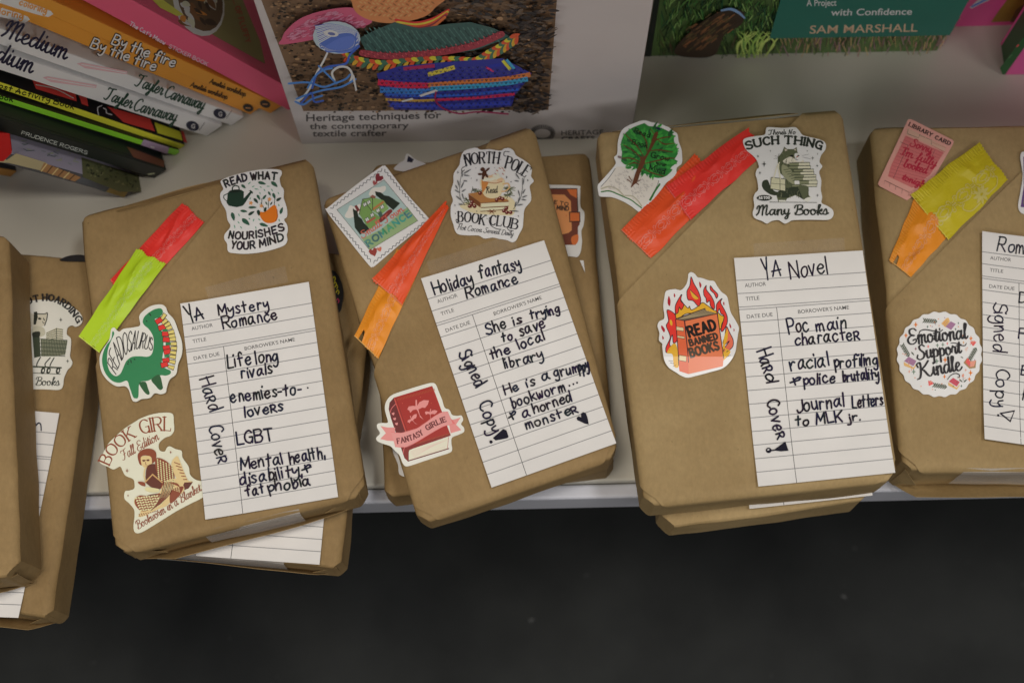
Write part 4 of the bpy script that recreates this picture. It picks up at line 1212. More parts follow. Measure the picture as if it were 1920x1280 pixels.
BK1, BK2, PG = col(165, 115, 65), col(110, 65, 35), col(215, 205, 175)
a.poly([(310, 615), (480, 590), (790, 690), (790, 715), (460, 725)], BK1); a.poly([(310, 620), (460, 725), (455, 780), (320, 690)], BK2)
a.poly([(470, 735), (790, 715), (792, 760), (470, 778)], PG); a.line([(465, 727), (792, 708)], 8, BK2, False); a.line([(465, 782), (792, 766)], 9, BK2, False)
a.poly([(450, 790), (745, 775), (745, 800), (460, 822)], PG); a.line([(455, 828), (750, 806)], 8, BK2, False)
a.poly([(470, 440), (730, 440), (720, 570), (680, 650), (590, 672), (510, 645), (472, 570)], col(214, 196, 160), True)
a.poly([(472, 440), (545, 470), (535, 520), (500, 580), (476, 590)], col(190, 125, 65), True)
a.line([(725, 500), (785, 495), (800, 540), (760, 580), (710, 590)], 17, col(205, 170, 125))
a.ell(600, 445, 130, 42, col(215, 190, 160))
for x, y in ((550, 420), (610, 405), (660, 425), (590, 440), (520, 445), (690, 450), (640, 395)):
    a.ell(x, y, 42, 20, col(*random.Random(x).choice([(226, 212, 190), (210, 175, 140), (195, 140, 100)])), -15)
a.line([(500, 470), (620, 490), (715, 470)], 8, col(160, 90, 50))
a.line([(630, 395), (650, 350), (690, 305), (735, 320), (735, 370), (720, 390)], 19, col(225, 210, 200)); 
for t in range(6):
    p = [(636, 380), (655, 340), (685, 312), (720, 312), (738, 340), (725, 380)][t]
    a.line([(p[0] - 9, p[1] - 6), (p[0] + 9, p[1] + 6)], 8, col(160, 60, 55), False)
GB = col(72, 40, 24)
for x, y, rx, ry, an in ((482, 325, 28, 24, 0), (500, 375, 26, 42, 20), (450, 382, 28, 12, 0), (540, 328, 34, 12, -40), (485, 420, 14, 30, 10), (530, 400, 14, 30, -30)):
    a.ell(x, y, rx, ry, GB, an)
a.write('Read', (520, 610), (660, 605), 78, 10, (.02, .015, .015), 'curs', contrast=.3, slant=.1)
for x, y in ((355, 715), (325, 765), (385, 765), (450, 610), (650, 690), (690, 668), (720, 680), (735, 820), (765, 790), (770, 840), (815, 840), (345, 745)):
    a.ell(x, y, 23, 23, col(95, 28, 22)); a.ell(x - 6, y - 7, 7, 7, col(225, 180, 165))
for t in range(6):
    an = t * 1.05
    a.line([(590, 830), (590 + 50 * math.cos(an), 830 + 28 * math.sin(an))], 15, col(110, 55, 30), False, taper=.5)
LG = (.06, .065, .07)
for st in ([(240, 360), (215, 450), (205, 570), (215, 670), (265, 750)], [(960, 430), (955, 560), (930, 680), (850, 800)]):
    a.line(st, 6, LG)
for x, y, L, an in ((300, 350, 110, -30), (290, 400, 80, 10), (190, 490, 80, 75), (240, 510, 90, -65), (170, 540, 60, 60), (180, 590, 80, 30), (255, 580, 60, -30), (235, 385, 70, 80), (195, 670, 90, 40), (245, 650, 80, 75), (225, 745, 70, 5), (275, 465, 50, 10), (900, 410, 90, 55), (970, 470, 90, -80), (890, 465, 60, 10), (915, 610, 80, 75), (975, 590, 70, -60), (985, 650, 70, -20), (915, 690, 90, -75), (930, 750, 80, -10), (975, 690, 60, 10), (870, 825, 90, 5), (875, 740, 70, -70)):
    a.leaf(x, y, L, 18, an, col(95, 98, 100))
for x, y, r_ in ((185, 362, 16), (150, 755, 13), (412, 455, 16), (768, 420, 18), (1020, 458, 16), (820, 475, 12), (155, 855, 10), (908, 885, 12), (535, 915, 9), (698, 210, 9), (410, 828, 11), (255, 200, 8), (345, 435, 9), (400, 310, 7), (625, 305, 8), (1010, 320, 9)):
    a.star(x, y, r_, (.06, .06, .07), .4)
a.build('sticker', M_STICK, C_top.root, 'sticker of a cocoa mug on books with berries')

# red book with ribbon
a = sticker(C_top, .0005, 36).zoom(700, 710, 7.5056)
a.base([(165, 440), (170, 360), (210, 280), (290, 220), (500, 150), (700, 90), (820, 62), (880, 85), (920, 180), (970, 300), (1005, 410), (1070, 440), (1110, 510), (1180, 525), (1240, 520), (1265, 580), (1235, 640), (1275, 690), (1275, 750), (1200, 790), (1110, 830), (1100, 910), (1110, 990), (1080, 1040), (900, 1100), (700, 1165), (520, 1225), (450, 1230), (410, 1180), (370, 1080), (310, 1020), (240, 950), (150, 920), (60, 880), (45, 830), (95, 770), (55, 690), (60, 640), (120, 625), (205, 620), (190, 540)], col(222, 222, 200), n=4)
RD, RD2, RD3, PK, PK2 = col(150, 30, 24), col(95, 22, 26), col(120, 26, 24), col(232, 132, 130), col(205, 105, 105)
a.poly([(290, 270), (830, 105), (880, 230), (1090, 800), (500, 980), (460, 740)], RD)
a.poly([(290, 270), (230, 340), (218, 430), (250, 560), (440, 1120), (500, 1170), (500, 980), (450, 740)], RD2)
a.poly([(400, 980), (520, 940), (1085, 770), (1085, 805), (560, 985), (500, 1030), (490, 1165), (450, 1130)], RD3)
a.poly([(505, 1010), (560, 985), (1060, 820), (1045, 985), (500, 1150)], col(226, 205, 186))
a.line([(490, 1160), (1062, 985)], 15, RD2, False); a.line([(1060, 825), (1045, 985)], 7, col(170, 90, 85))
for t in range(7):
    a.line([(520 + t * 10, 1030 + t * 15), (1030 - (t * 37) % 200, 870 + t * 15)], 4, col(218, 178, 170), False)
a.line([(300, 290), (455, 740)], 12, col(190, 75, 65), False); a.line([(320, 275), (475, 735)], 5, RD2, False)
a.line([(240, 480), (260, 420), (315, 360)], 9, PK2); a.line([(420, 1060), (430, 1000), (445, 960)], 8, PK2)
for i in range(26):
    t = i / 25
    a.line([(335 + 520 * t, 285 - 142 * t), (345 + 520 * t, 312 - 142 * t)], 6, col(160, 75, 35), False)
    a.line([(610 + 450 * t, 905 - 135 * t), (616 + 450 * t, 925 - 135 * t)], 5, col(165, 80, 45), False)
a.line([(850, 170), (960, 460)], 5, col(185, 70, 55), False)
for x, y in ((282, 498), (303, 570), (330, 640)):
    a.heart(x, y, 22, -18, PK)
def dragon(x, y, s_, an):
    r_ = math.radians(an); c_, sn = math.cos(r_) * s_, math.sin(r_) * s_
    T = lambda u, v: (x + u * c_ - v * sn, y + u * sn + v * c_)
    a.poly([T(*p) for p in ((0, -10), (30, -60), (90, -90), (165, -85), (150, -30), (110, 20), (70, 15), (40, 30), (15, 40), (35, 120), (90, 185), (40, 150), (5, 60), (-15, 40), (-60, 50), (-100, 90), (-110, 60), (-140, 40), (-120, 0), (-60, -10), (-25, -5), (-25, -90), (-5, -95))], PK)
dragon(620, 395, 1, 0); dragon(545, 570, .52, -20); dragon(805, 480, .55, 15)
for x, y in ((410, 350), (815, 350), (665, 265)):
    a.star(x, y, 13, col(200, 90, 70))
a.poly([(105, 670), (200, 690), (310, 690), (300, 880), (200, 875), (100, 850), (180, 770)], PK)
a.poly([(1060, 590), (1150, 575), (1230, 550), (1165, 650), (1240, 725), (1090, 770)], PK)
a.poly([(255, 755), (400, 765), (620, 700), (850, 540), (960, 480), (1050, 470), (1120, 640), (980, 680), (800, 780), (600, 900), (460, 965), (310, 960)], col(236, 140, 138))
a.line([(255, 755), (400, 765), (620, 700), (850, 540), (960, 480), (1050, 470)], 6, PK2)
a.line([(310, 960), (460, 965), (600, 900), (800, 780), (980, 680), (1120, 640)], 6, PK2)
a.poly([(1050, 470), (1120, 640), (1160, 640), (1090, 560)], PK2)
a.write('FANTASY', (345, 915), (705, 785), 70, 17, col(92, 22, 30), pm=(540, 865), contrast=.3, serif=True)
a.write('GIRLIE', (765, 730), (1028, 605), 68, 17, col(92, 22, 30), pm=(890, 660), contrast=.3, serif=True)
a.build('sticker', M_STICK, C_top.root, 'red book sticker with a pink ribbon')

# tree growing from a book
a = sticker(D_top, .0003, 37).zoom(1110, 220, 7.111)
a.base([(75, 920), (110, 870), (200, 770), (300, 650), (315, 600), (295, 540), (335, 490), (345, 330), (385, 200), (460, 130), (580, 80), (690, 48), (800, 75), (900, 95), (1010, 135), (1070, 180), (1135, 230), (1155, 330), (1190, 430), (1200, 520), (1195, 620), (1130, 680), (1120, 760), (1060, 830), (990, 880), (900, 1000), (780, 1140), (690, 1240), (640, 1275), (520, 1190), (400, 1120), (260, 1070), (110, 1060), (85, 1010)], col(226, 221, 216))
a.poly([(120, 930), (220, 820), (310, 690), (350, 665), (480, 680), (560, 720), (540, 880), (480, 1000), (430, 1060), (330, 1020), (220, 990), (125, 985)], col(205, 200, 192), True)
a.poly([(430, 1060), (520, 930), (640, 770), (760, 800), (890, 855), (860, 930), (770, 1090), (660, 1210), (560, 1130)], col(205, 200, 192), True)
a.line([(120, 930), (220, 820), (310, 690)], 7, (.08, .08, .08)); a.line([(890, 850), (860, 930), (760, 1110)], 6, (.1, .1, .1))
GD = col(45, 105, 45)
a.line([(125, 1000), (230, 990), (340, 1030), (430, 1070)], 17, GD); a.line([(430, 1070), (520, 1110), (600, 1170), (660, 1215)], 15, GD)
a.line([(900, 900), (840, 990), (775, 1110)], 24, GD)
a.line([(125, 960), (230, 930), (340, 970), (425, 1055)], 18, col(170, 165, 145)); a.line([(440, 1050), (540, 1060), (610, 1120), (660, 1190)], 16, col(170, 165, 145))
a.rng.seed(11)
for i in range(110):
    if i % 2:
        x, y = a.rng.uniform(180, 480), a.rng.uniform(720, 960)
        if x < 520 - y * .32: continue
    else:
        x, y = a.rng.uniform(520, 820), a.rng.uniform(820, 1090)
        if x + y > 1750 or x + (y - 800) * 1.2 < 560: continue
    r_ = a.rng.uniform(7, 15)
    a.line([(x + r_ * math.cos(t), y + r_ * math.sin(t)) for t in (0, 1.2, 2.4, 3.6, 4.6)], 5, col(170, 165, 160), n=2, caps=False)
G1, G2, G3 = col(42, 122, 52), col(58, 150, 60), col(26, 84, 42)
crown = [(430, 240), (520, 160), (640, 110), (700, 95), (760, 130), (880, 140), (990, 185), (1085, 250), (1090, 330), (1130, 420), (1140, 500), (1100, 570), (1140, 600), (1040, 690), (1070, 710), (990, 790), (880, 820), (760, 780), (650, 740), (570, 680), (480, 650), (390, 600), (400, 480), (385, 410), (390, 330)]
a.poly(crown, G1, True, 3)
for i in range(170):
    t = a.rng.uniform(0, 6.283); rr = a.rng.uniform(.2, 1.05) ** .6
    x, y = 765 + 370 * rr * math.cos(t), 455 + 345 * rr * math.sin(t)
    if y > 700 and x < 640: continue
    a.leaf(x, y, a.rng.uniform(60, 125), a.rng.uniform(24, 44), math.degrees(math.atan2(y - 520, x - 740)) + a.rng.uniform(-35, 35), a.rng.choice([G1, G2, G2, G3]))
TR = col(92, 52, 30)
a.poly([(515, 950), (545, 860), (580, 750), (640, 600), (640, 540), (700, 530), (760, 420), (800, 300), (840, 215), (880, 220), (840, 340), (770, 470), (720, 560), (690, 650), (640, 760), (600, 870), (560, 910)], TR, True)
for p in ([(660, 560), (560, 470), (420, 380)], [(650, 610), (520, 560), (400, 560)], [(690, 540), (600, 400), (500, 300), (440, 230)], [(730, 470), (720, 330), (620, 190)], [(780, 460), (900, 450), (1080, 480)], [(820, 330), (930, 290), (1050, 270)], [(700, 630), (830, 600), (1000, 560), (1100, 560)], [(680, 690), (790, 750), (960, 800)], [(840, 260), (780, 170)], [(860, 300), (960, 370), (1090, 360)], [(660, 650), (560, 620), (480, 640)]):
    a.line(p, 17, TR, taper=.45)
for p in ([(520, 880), (470, 840)], [(530, 860), (490, 800)], [(600, 870), (640, 850)], [(580, 880), (620, 910)]):
    a.line(p, 11, TR)
a.ell(370, 545, 32, 16, col(120, 105, 105), 20); a.ell(885, 165, 34, 16, col(20, 30, 60), 20)
for t_, p_, q_, h_ in (('Read', (560, 215), (760, 285), 62), ('Book', (530, 370), (730, 420), 62), ('Grow', (780, 545), (1020, 600), 72), ('your', (850, 640), (985, 670), 46), ('Mind', (755, 720), (960, 775), 74)):
    a.write(t_.upper() if 0 else t_, p_, q_, h_, 10, (.004, .01, .006), 'hand', serif=True)
a.build('sticker', M_STICK, D_top.root, 'sticker of a green tree growing out of an open book')

# cat carrying books
DK = (.022, .030, .022)
a = sticker(D_top, .0029, 38).zoom(1380, 230, 6.4)
a.base([(75, 260), (100, 220), (200, 195), (330, 175), (350, 110), (380, 85), (560, 95), (690, 85), (740, 120), (790, 180), (900, 210), (1010, 240), (1062, 280), (1060, 350), (1010, 420), (990, 500), (1022, 555), (985, 620), (1010, 720), (1005, 830), (1020, 920), (1015, 990), (1090, 1030), (1150, 1080), (1150, 1150), (1090, 1190), (900, 1190), (680, 1195), (620, 1220), (570, 1235), (500, 1195), (420, 1205), (360, 1235), (300, 1205), (215, 1170), (190, 1110), (210, 1030), (200, 940), (215, 880), (255, 830), (245, 720), (225, 650), (240, 590), (265, 560), (240, 480), (190, 420), (110, 350)], col(226, 220, 213))
a.write("There's No", (378, 175), (705, 170), 56, 10.5, DK, 'curs', contrast=.25, slant=.1)
a.write('SUCH', (125, 355), (495, 285), 90, 27, DK, pm=(310, 305), contrast=.3, serif=True, gap=3)
a.write('THING', (570, 283), (1000, 352), 90, 27, DK, pm=(800, 302), contrast=.3, serif=True, gap=3)
F1, F2, F3 = col(84, 90, 66), col(138, 140, 112), col(46, 54, 40)
a.poly([(480, 930), (470, 860), (560, 860), (590, 700), (520, 640), (490, 520), (490, 450), (545, 380), (565, 320), (600, 350), (680, 350), (715, 325), (725, 390), (770, 440), (800, 500), (740, 560), (760, 700), (850, 790), (860, 900), (890, 935), (830, 980), (800, 950), (700, 900), (600, 940), (575, 985), (500, 985)], F1)
a.poly([(320, 725), (370, 720), (400, 790), (450, 850), (520, 870), (480, 900), (400, 890), (320, 830), (300, 770)], F3, True)
a.poly([(580, 820), (760, 790), (850, 800), (850, 900), (800, 950), (700, 895), (600, 930), (490, 920), (490, 860)], F3, True)
a.poly([(560, 480), (640, 440), (700, 470), (790, 480), (790, 510), (640, 530), (560, 510)], col(205, 200, 185), True)
a.poly([(690, 410), (730, 400), (790, 460), (760, 500), (700, 480)], col(222, 214, 206), True)
a.poly([(570, 345), (575, 375), (610, 360)], col(190, 180, 165)); a.poly([(700, 345), (712, 370), (680, 360)], col(190, 180, 165))
a.ell(655, 430, 20, 12, BLACK); a.ell(735, 428, 12, 9, BLACK); a.ell(722, 440, 12, 8, col(170, 110, 100)); a.line([(710, 450), (705, 475), (730, 478)], 5, BLACK)
a.rng.seed(3)
for i in range(120):
    x, y = a.rng.uniform(500, 760), a.rng.uniform(370, 900)
    if y < 480 and x > 690: continue
    if y > 560 and x > 700 - (y - 560) * .0 and y < 780: continue
    an = a.rng.uniform(60, 130); L_ = a.rng.uniform(22, 50)
    a.line([(x, y), (x + L_ * math.cos(math.radians(an)), y + L_ * math.sin(math.radians(an)))], 6, a.rng.choice([F2, F3, F3, F1]), False, taper=.4)
a.poly([(540, 540), (600, 560), (680, 640), (745, 730), (740, 780), (690, 780), (600, 720), (540, 640)], F2, True)
for t in range(6):
    a.line([(560 + t * 22, 600 + t * 26), (620 + t * 20, 590 + t * 26)], 9, F1)
a.poly([(690, 730), (740, 725), (745, 780), (700, 785)], col(220, 214, 204), True)
a.poly([(800, 960), (840, 930), (890, 930), (850, 980)], col(214, 208, 198), True); a.poly([(500, 960), (580, 960), (580, 985), (500, 985)], col(214, 208, 198))
for x0, x1, y, h_ in ((630, 870, 510, 38), (620, 880, 550, 34), (680, 915, 590, 28), (650, 920, 620, 34), (690, 945, 656, 28), (680, 945, 688, 34), (750, 960, 724, 44), (660, 955, 770, 30)):
    a.poly([(x0, y + 6), (x1, y), (x1, y + h_), (x0, y + h_ + 4)], col(196, 194, 172)); a.poly([(x0, y + 6), (x0 + 110, y + 3), (x0 + 110, y + h_), (x0, y + h_ + 4)], col(120, 124, 96))
    a.line([(x0, y + 6), (x1, y)], 6, F3, False); a.line([(x0, y + h_ + 4), (x1, y + h_)], 6, F3, False); a.line([(x1, y), (x1, y + h_)], 4, F3, False)
a.poly([(410, 690), (580, 710), (580, 855), (400, 825)], col(190, 188, 160)); a.line([(410, 690), (580, 710), (580, 855), (400, 825)], 7, F3, False, closed=True)
a.line([(405, 760), (580, 775)], 5, F3, False); a.line([(440, 700), (480, 560), (510, 510)], 12, col(205, 202, 180)); a.line([(520, 700), (500, 600), (500, 530)], 14, col(205, 202, 180)); a.line([(515, 715), (515, 845)], 6, F3, False)
a.poly([(740, 790), (850, 800), (845, 900), (800, 950), (770, 900)], F1, True)
a.ell(328, 935, 92, 34, DK); a.write('AS TOO', (265, 948), (392, 944), 26, 8, WHITE, serif=True)
a.line([(390, 985), (955, 990)], 5, DK, False)
a.write('Many Books', (235, 1140), (1095, 1135), 118, 19, DK, 'curs', contrast=.35, slant=.06)
for x, y, r_ in ((325, 532, 40), (252, 438, 22), (275, 638, 24), (400, 375, 14), (905, 460, 26), (958, 552, 22), (840, 375, 13), (963, 412, 14), (962, 905, 22)):
    a.star(x, y, r_, DK)
for p in ([(780, 430), (860, 415)], [(785, 450), (880, 470)], [(490, 440), (450, 435)], [(490, 460), (440, 470)]):
    a.line(p, 3, (.2, .2, .2), False)
a.build('sticker', M_STICK, D_top.root, 'sticker of a cat carrying a stack of books')

# burning book: this one has peeled up a little, so its foot curls down to the paper
pl0 = place(D_top, .0004)
def curl(px, py, off):
    d = max(0.0, py - 672)
    z = .0002 + .0030 * min(1, max(0, (py - 560) / 100)) - .0030 * min(1, d / 40)
    return pl0(px, py, off + max(0, z))
a = Art(curl, 39).zoom(1220, 500, 5.818)
a.cuts = [((0, 560 + i * 7.5, 0), (0, 1, 0)) for i in range(20)]
a.base([(405, 130), (410, 85), (440, 65), (480, 85), (510, 120), (560, 130), (630, 155), (690, 165), (725, 220), (770, 280), (830, 330), (850, 420), (870, 510), (920, 600), (955, 680), (945, 750), (930, 850), (910, 960), (860, 1050), (780, 1120), (640, 1160), (500, 1195), (400, 1215), (330, 1195), (270, 1160), (190, 1110), (140, 1030), (120, 900), (120, 860), (85, 820), (90, 740), (70, 660), (90, 610), (145, 570), (135, 440), (150, 330), (170, 270), (260, 250), (330, 260), (385, 200)], col(228, 222, 212))
FR, FY, OUT = col(215, 52, 45), col(235, 160, 45), (.03, .012, .03)
def flame(pts, c, w=8):
    a.poly(pts, c, True, 5); a.line(pts, w, OUT, True, closed=True, n=5)
flame([(270, 560), (265, 450), (290, 380), (335, 310), (330, 370), (400, 460), (420, 440), (440, 480), (500, 450), (560, 400), (600, 420), (680, 480), (720, 500), (760, 540), (800, 560), (770, 640), (740, 700), (600, 560), (400, 520), (290, 590)], FY)
flame([(395, 330), (395, 270), (425, 210), (438, 118), (470, 190), (520, 280), (545, 370), (520, 440), (460, 380), (410, 370)], FR)
a.poly([(430, 260), (470, 300), (520, 345), (490, 365), (450, 330)], FY, True); a.line([(430, 260), (470, 300), (520, 345)], 6, OUT)
flame([(580, 320), (575, 260), (605, 210), (605, 255), (660, 330), (690, 400), (690, 470), (650, 440), (640, 380), (610, 400), (600, 350)], FR)
flame([(270, 520), (268, 430), (335, 308), (325, 380), (360, 420), (330, 480), (310, 450), (295, 510)], FR)
flame([(650, 215), (680, 255), (730, 310), (715, 350), (690, 300), (650, 260)], FR)
flame([(175, 485), (240, 510), (270, 560), (275, 680), (280, 820), (240, 850), (230, 760), (200, 860), (210, 900), (165, 960), (160, 900), (205, 800), (195, 740), (165, 660), (190, 600)], FR)
a.ell(218, 625, 14, 34, FY, -10)
flame([(775, 355), (760, 400), (800, 480), (830, 560), (825, 640), (780, 720), (760, 700), (795, 560), (760, 520), (745, 470), (720, 520), (715, 420)], FR)
flame([(820, 670), (855, 740), (890, 820), (880, 900), (800, 960), (790, 920), (850, 830), (800, 870), (780, 850), (800, 780)], col(222, 105, 80))
a.poly([(770, 1020), (790, 800), (830, 700), (830, 800), (800, 900), (860, 950), (800, 1030)], FY, True)
a.poly([(250, 1100), (230, 980), (170, 960), (240, 860), (280, 900), (300, 1095)], FY, True)
for pts in ([(195, 325), (215, 380), (205, 440), (182, 400)], [(255, 295), (268, 325), (258, 342), (250, 320)], [(530, 170), (552, 205), (540, 240), (528, 205)], [(115, 655), (150, 700), (140, 735), (112, 690)], [(120, 770), (138, 795), (125, 815)], [(795, 390), (802, 415), (795, 432), (786, 410)], [(855, 630), (872, 670), (868, 690), (852, 660)], [(898, 690), (908, 710), (898, 725)]):
    a.poly(pts, col(160, 32, 45), True, 3)
BK, BK3 = col(215, 112, 72), col(205, 95, 60)
a.poly([(365, 605), (722, 525), (785, 1020), (780, 1100), (410, 1180), (405, 1060)], BK)
a.poly([(268, 585), (365, 605), (405, 1060), (410, 1180), (310, 1150), (300, 1090)], BK3)
a.poly([(275, 580), (330, 555), (590, 465), (600, 490), (715, 520), (365, 605)], col(95, 80, 62))
for t in range(6):
    a.line([(300 + t * 14, 588 - t * 2), (580 + t * 22, 478 + t * 8)], 6, col(150, 135, 105), False)
a.line([(365, 605), (722, 525), (785, 1020)], 8, OUT, False); a.line([(268, 585), (365, 605), (405, 1060)], 8, OUT, False); a.line([(268, 585), (300, 1090)], 8, OUT, False); a.line([(275, 580), (590, 465)], 7, OUT, False)
for y, h_ in ((668, 40), (770, 22), (985, 55)):
    x = 275 + (y - 668) * .085
    a.poly([(x, y), (x + 78, y + 14), (x + 78, y + 14 + h_), (x, y + h_)], col(215, 190, 150)); a.line([(x, y), (x + 78, y + 14), (x + 78, y + 14 + h_), (x, y + h_)], 5, (.12, .06, .03), False, closed=True)
a.write('READ', (420, 785), (705, 700), 112, 30, (.015, .012, .012)); a.write('BANNED', (425, 885), (722, 808), 68, 21, (.06, .04, .03)); a.write('BOOKS', (432, 1008), (735, 925), 92, 25, (.09, .065, .045))
for p in ([(190, 1045), (235, 1050)], [(205, 1065), (250, 1075)], [(815, 1010), (860, 985)], [(240, 1100), (270, 1090)]):
    a.line(p, 8, OUT, False, taper=.6)
a.build('sticker', M_GLOSS, D_top.root, 'glossy sticker of a book in flames')

# pink library card sticker
a = sticker(E_top, .0003, 40).zoom(1630, 215, 7.529)
LP = col(205, 150, 140)
a.base([(535, 90), (560, 70), (600, 78), (1165, 360), (1190, 390), (1170, 440), (870, 960), (560, 1195), (530, 1215), (480, 1190), (140, 1015), (118, 985), (140, 930)], LP, False)
a.write('LIBRARY', (550, 165), (870, 320), 50, 15, BLACK, contrast=.35, serif=True); a.write('CARD', (920, 350), (1125, 440), 50, 15, BLACK, contrast=.35, serif=True)
a.poly([(540, 200), (1080, 470), (1060, 530), (520, 290)], col(196, 158, 140))
a.poly([(510, 305), (1045, 545), (850, 860), (600, 1040), (260, 880), (300, 730)], col(190, 105, 105))
for i in range(13):
    t = i / 12
    a.line([(505 - 245 * t, 320 + 545 * t), (1040 - 290 * t, 560 + 420 * t)], 5, col(160, 80, 82), False)
a.line([(545, 440), (335, 905)], 5, (.1, .04, .04), False); a.line([(920, 510), (885, 590)], 5, (.1, .04, .04), False); a.line([(435, 395), (545, 445)], 5, (.1, .04, .04), False)
a.line([(545, 215), (530, 280), (690, 340), (710, 290)], 5, (.12, .09, .08), False); a.line([(700, 300), (870, 370), (870, 430)], 5, (.12, .09, .08), False); a.line([(880, 400), (1080, 480), (1060, 540), (870, 440)], 4, col(170, 80, 80), False)
for t_, p_, q_, h_ in (('Sorry,', (560, 445), (860, 560), 115), ("I'm fully", (430, 570), (930, 750), 120), ('booked', (470, 745), (800, 850), 120), ('tonight', (450, 925), (800, 1060), 100)):
    a.write(t_, p_, q_, h_, 18, col(165, 32, 58), 'curs', contrast=.35, slant=.1)
a.line([(205, 990), (210, 940), (560, 1110), (540, 1160)], 4, (.2, .1, .09), False)
for x in (285, 370, 460):
    a.line([(x, 975 + (x - 285) * .5), (x - 8, 1030 + (x - 285) * .5)], 4, (.2, .1, .09), False)
a.build('sticker', M_STICK, E_top.root, 'pink library card sticker')

# round floral sticker
a = sticker(E_top, .0011, 41).zoom(1670, 580, 7.111)
pts = []
for i in range(48):
    t = i / 48 * 6.2832
    r_ = 1 + (.022 if i % 2 else -.012)
    pts.append((642 + 560 * r_ * math.cos(t), 608 + 560 * r_ * math.sin(t)))
a.base(pts, col(226, 221, 212), n=4)
for x, y, an in ((520, 165, 185), (650, 1030, 190), (190, 560, 240), (1085, 600, 120)):
    r_ = math.radians(an)
    for i in range(-3, 4):
        cx_, cy_ = x + i * 26 * math.cos(r_), y + i * 26 * math.sin(r_)
        for s_ in (1, -1):
            a.leaf(cx_ + 18 * math.cos(r_ + s_ * 1.1), cy_ + 18 * math.sin(r_ + s_ * 1.1), 52, 17, math.degrees(r_ + s_ * .75), col(70, 78, 62))
    a.line([(x - 90 * math.cos(r_), y - 90 * math.sin(r_)), (x + 90 * math.cos(r_), y + 90 * math.sin(r_))], 6, col(70, 78, 62), False)
def mini(x, y, c1, c2, s_=1, an=0):
    r_ = math.radians(an); T = lambda u, v: (x + s_ * (u * math.cos(r_) - v * math.sin(r_)), y + s_ * (u * math.sin(r_) + v * math.cos(r_)))
    a.poly([T(-85, 10), T(-10, 50), T(45, 85), T(85, 30), T(85, 50), T(50, 110), T(-80, 60)], c2)
    a.poly([T(-80, 0), T(-20, -60), T(85, -5), T(45, 65)], c1)
PU, SA, CO, CO2 = col(150, 108, 140), col(215, 165, 105), col(215, 85, 82), col(228, 140, 120)
mini(250, 700, PU, SA); mini(835, 975, col(185, 70, 88), SA, .9, 5)
a.poly([(665, 200), (730, 130), (760, 120), (780, 170), (720, 250)], SA); a.poly([(720, 240), (790, 170), (858, 205), (795, 285)], PU)
for t in range(4):
    a.line([(690 + t * 14, 195 - t * 14), (725 + t * 12, 235 - t * 14)], 4, col(150, 105, 60), False)
a.poly([(960, 720), (1010, 655), (1050, 700), (1130, 690), (1120, 790), (1040, 800)], col(150, 120, 80)); a.poly([(985, 715), (1015, 655), (1050, 700), (1045, 775)], CO); a.poly([(1050, 705), (1125, 690), (1100, 770), (1048, 778)], CO2)
for x, y, an in ((1090, 480, -90), (510, 1010, -60)):
    for d in (-45, -20, 0, 20, 45):
        a.leaf(x + 20 * math.cos(math.radians(an + d)), y + 20 * math.sin(math.radians(an + d)), 75, 26, an + d, CO if d % 40 else CO2)
a.leaf(955, 890, 50, 34, -80, CO2); a.line([(955, 960), (955, 910)], 5, col(70, 78, 62)); a.leaf(925, 960, 60, 20, 40, col(70, 78, 62)); a.leaf(985, 960, 60, 20, -40, col(70, 78, 62)); a.leaf(285, 600, 60, 20, 50, col(70, 78, 62)); a.leaf(940, 650, 40, 14, 30, col(70, 78, 62))
for x, y, r_, c in ((325, 215, 42, OR), (195, 358, 40, OR), (1060, 398, 40, OR), (715, 682, 46, OR), (1055, 855, 44, OR), (1038, 940, 36, OR), (708, 905, 34, OR), (612, 490, 34, col(110, 130, 115)), (685, 480, 34, col(110, 130, 115)), (605, 700, 44, col(110, 130, 115)), (298, 840, 42, col(110, 130, 115)), (325, 535, 26, col(120, 60, 80)), (490, 505, 26, CO), (745, 465, 22, CO), (855, 275, 20, MG), (482, 242, 22, MG), (892, 195, 18, MG), (932, 1030, 20, MG), (995, 545, 36, col(205, 180, 170)), (635, 228, 22, col(205, 170, 160)), (238, 838, 24, CO2), (990, 818, 22, CO2), (960, 452, 22, col(225, 150, 90))):
    a.star(x, y, r_, c, .3)
a.rng.seed(9)
for i in range(34):
    t = a.rng.uniform(0, 6.28); r_ = a.rng.uniform(380, 500)
    a.ell(642 + r_ * math.cos(t), 608 + r_ * math.sin(t), 7, 7, a.rng.choice([OR, CO2, MG, PU]), n=7)
IN2 = (.012, .010, .014)
a.write('Emotional', (225, 480), (1020, 400), 205, 29, IN2, 'curs', contrast=.5, slant=.02)
a.line([(365, 345), (385, 300), (450, 282), (560, 300), (640, 310), (680, 285)], 16, IN2, taper=.3)
a.write('Support', (345, 680), (940, 590), 185, 29, IN2, 'curs', contrast=.5, slant=.02)
a.line([(790, 462), (850, 462), (920, 490), (975, 495), (998, 465)], 14, IN2, taper=.3)
a.write('Kindle', (355, 930), (945, 820), 205, 30, IN2, 'curs', contrast=.5, slant=.02)
a.line([(745, 945), (790, 890), (850, 865), (900, 880), (905, 910), (880, 918)], 13, IN2, taper=.3)
a.build('sticker', M_STICK, E_top.root, 'round floral sticker with three lines of black script')

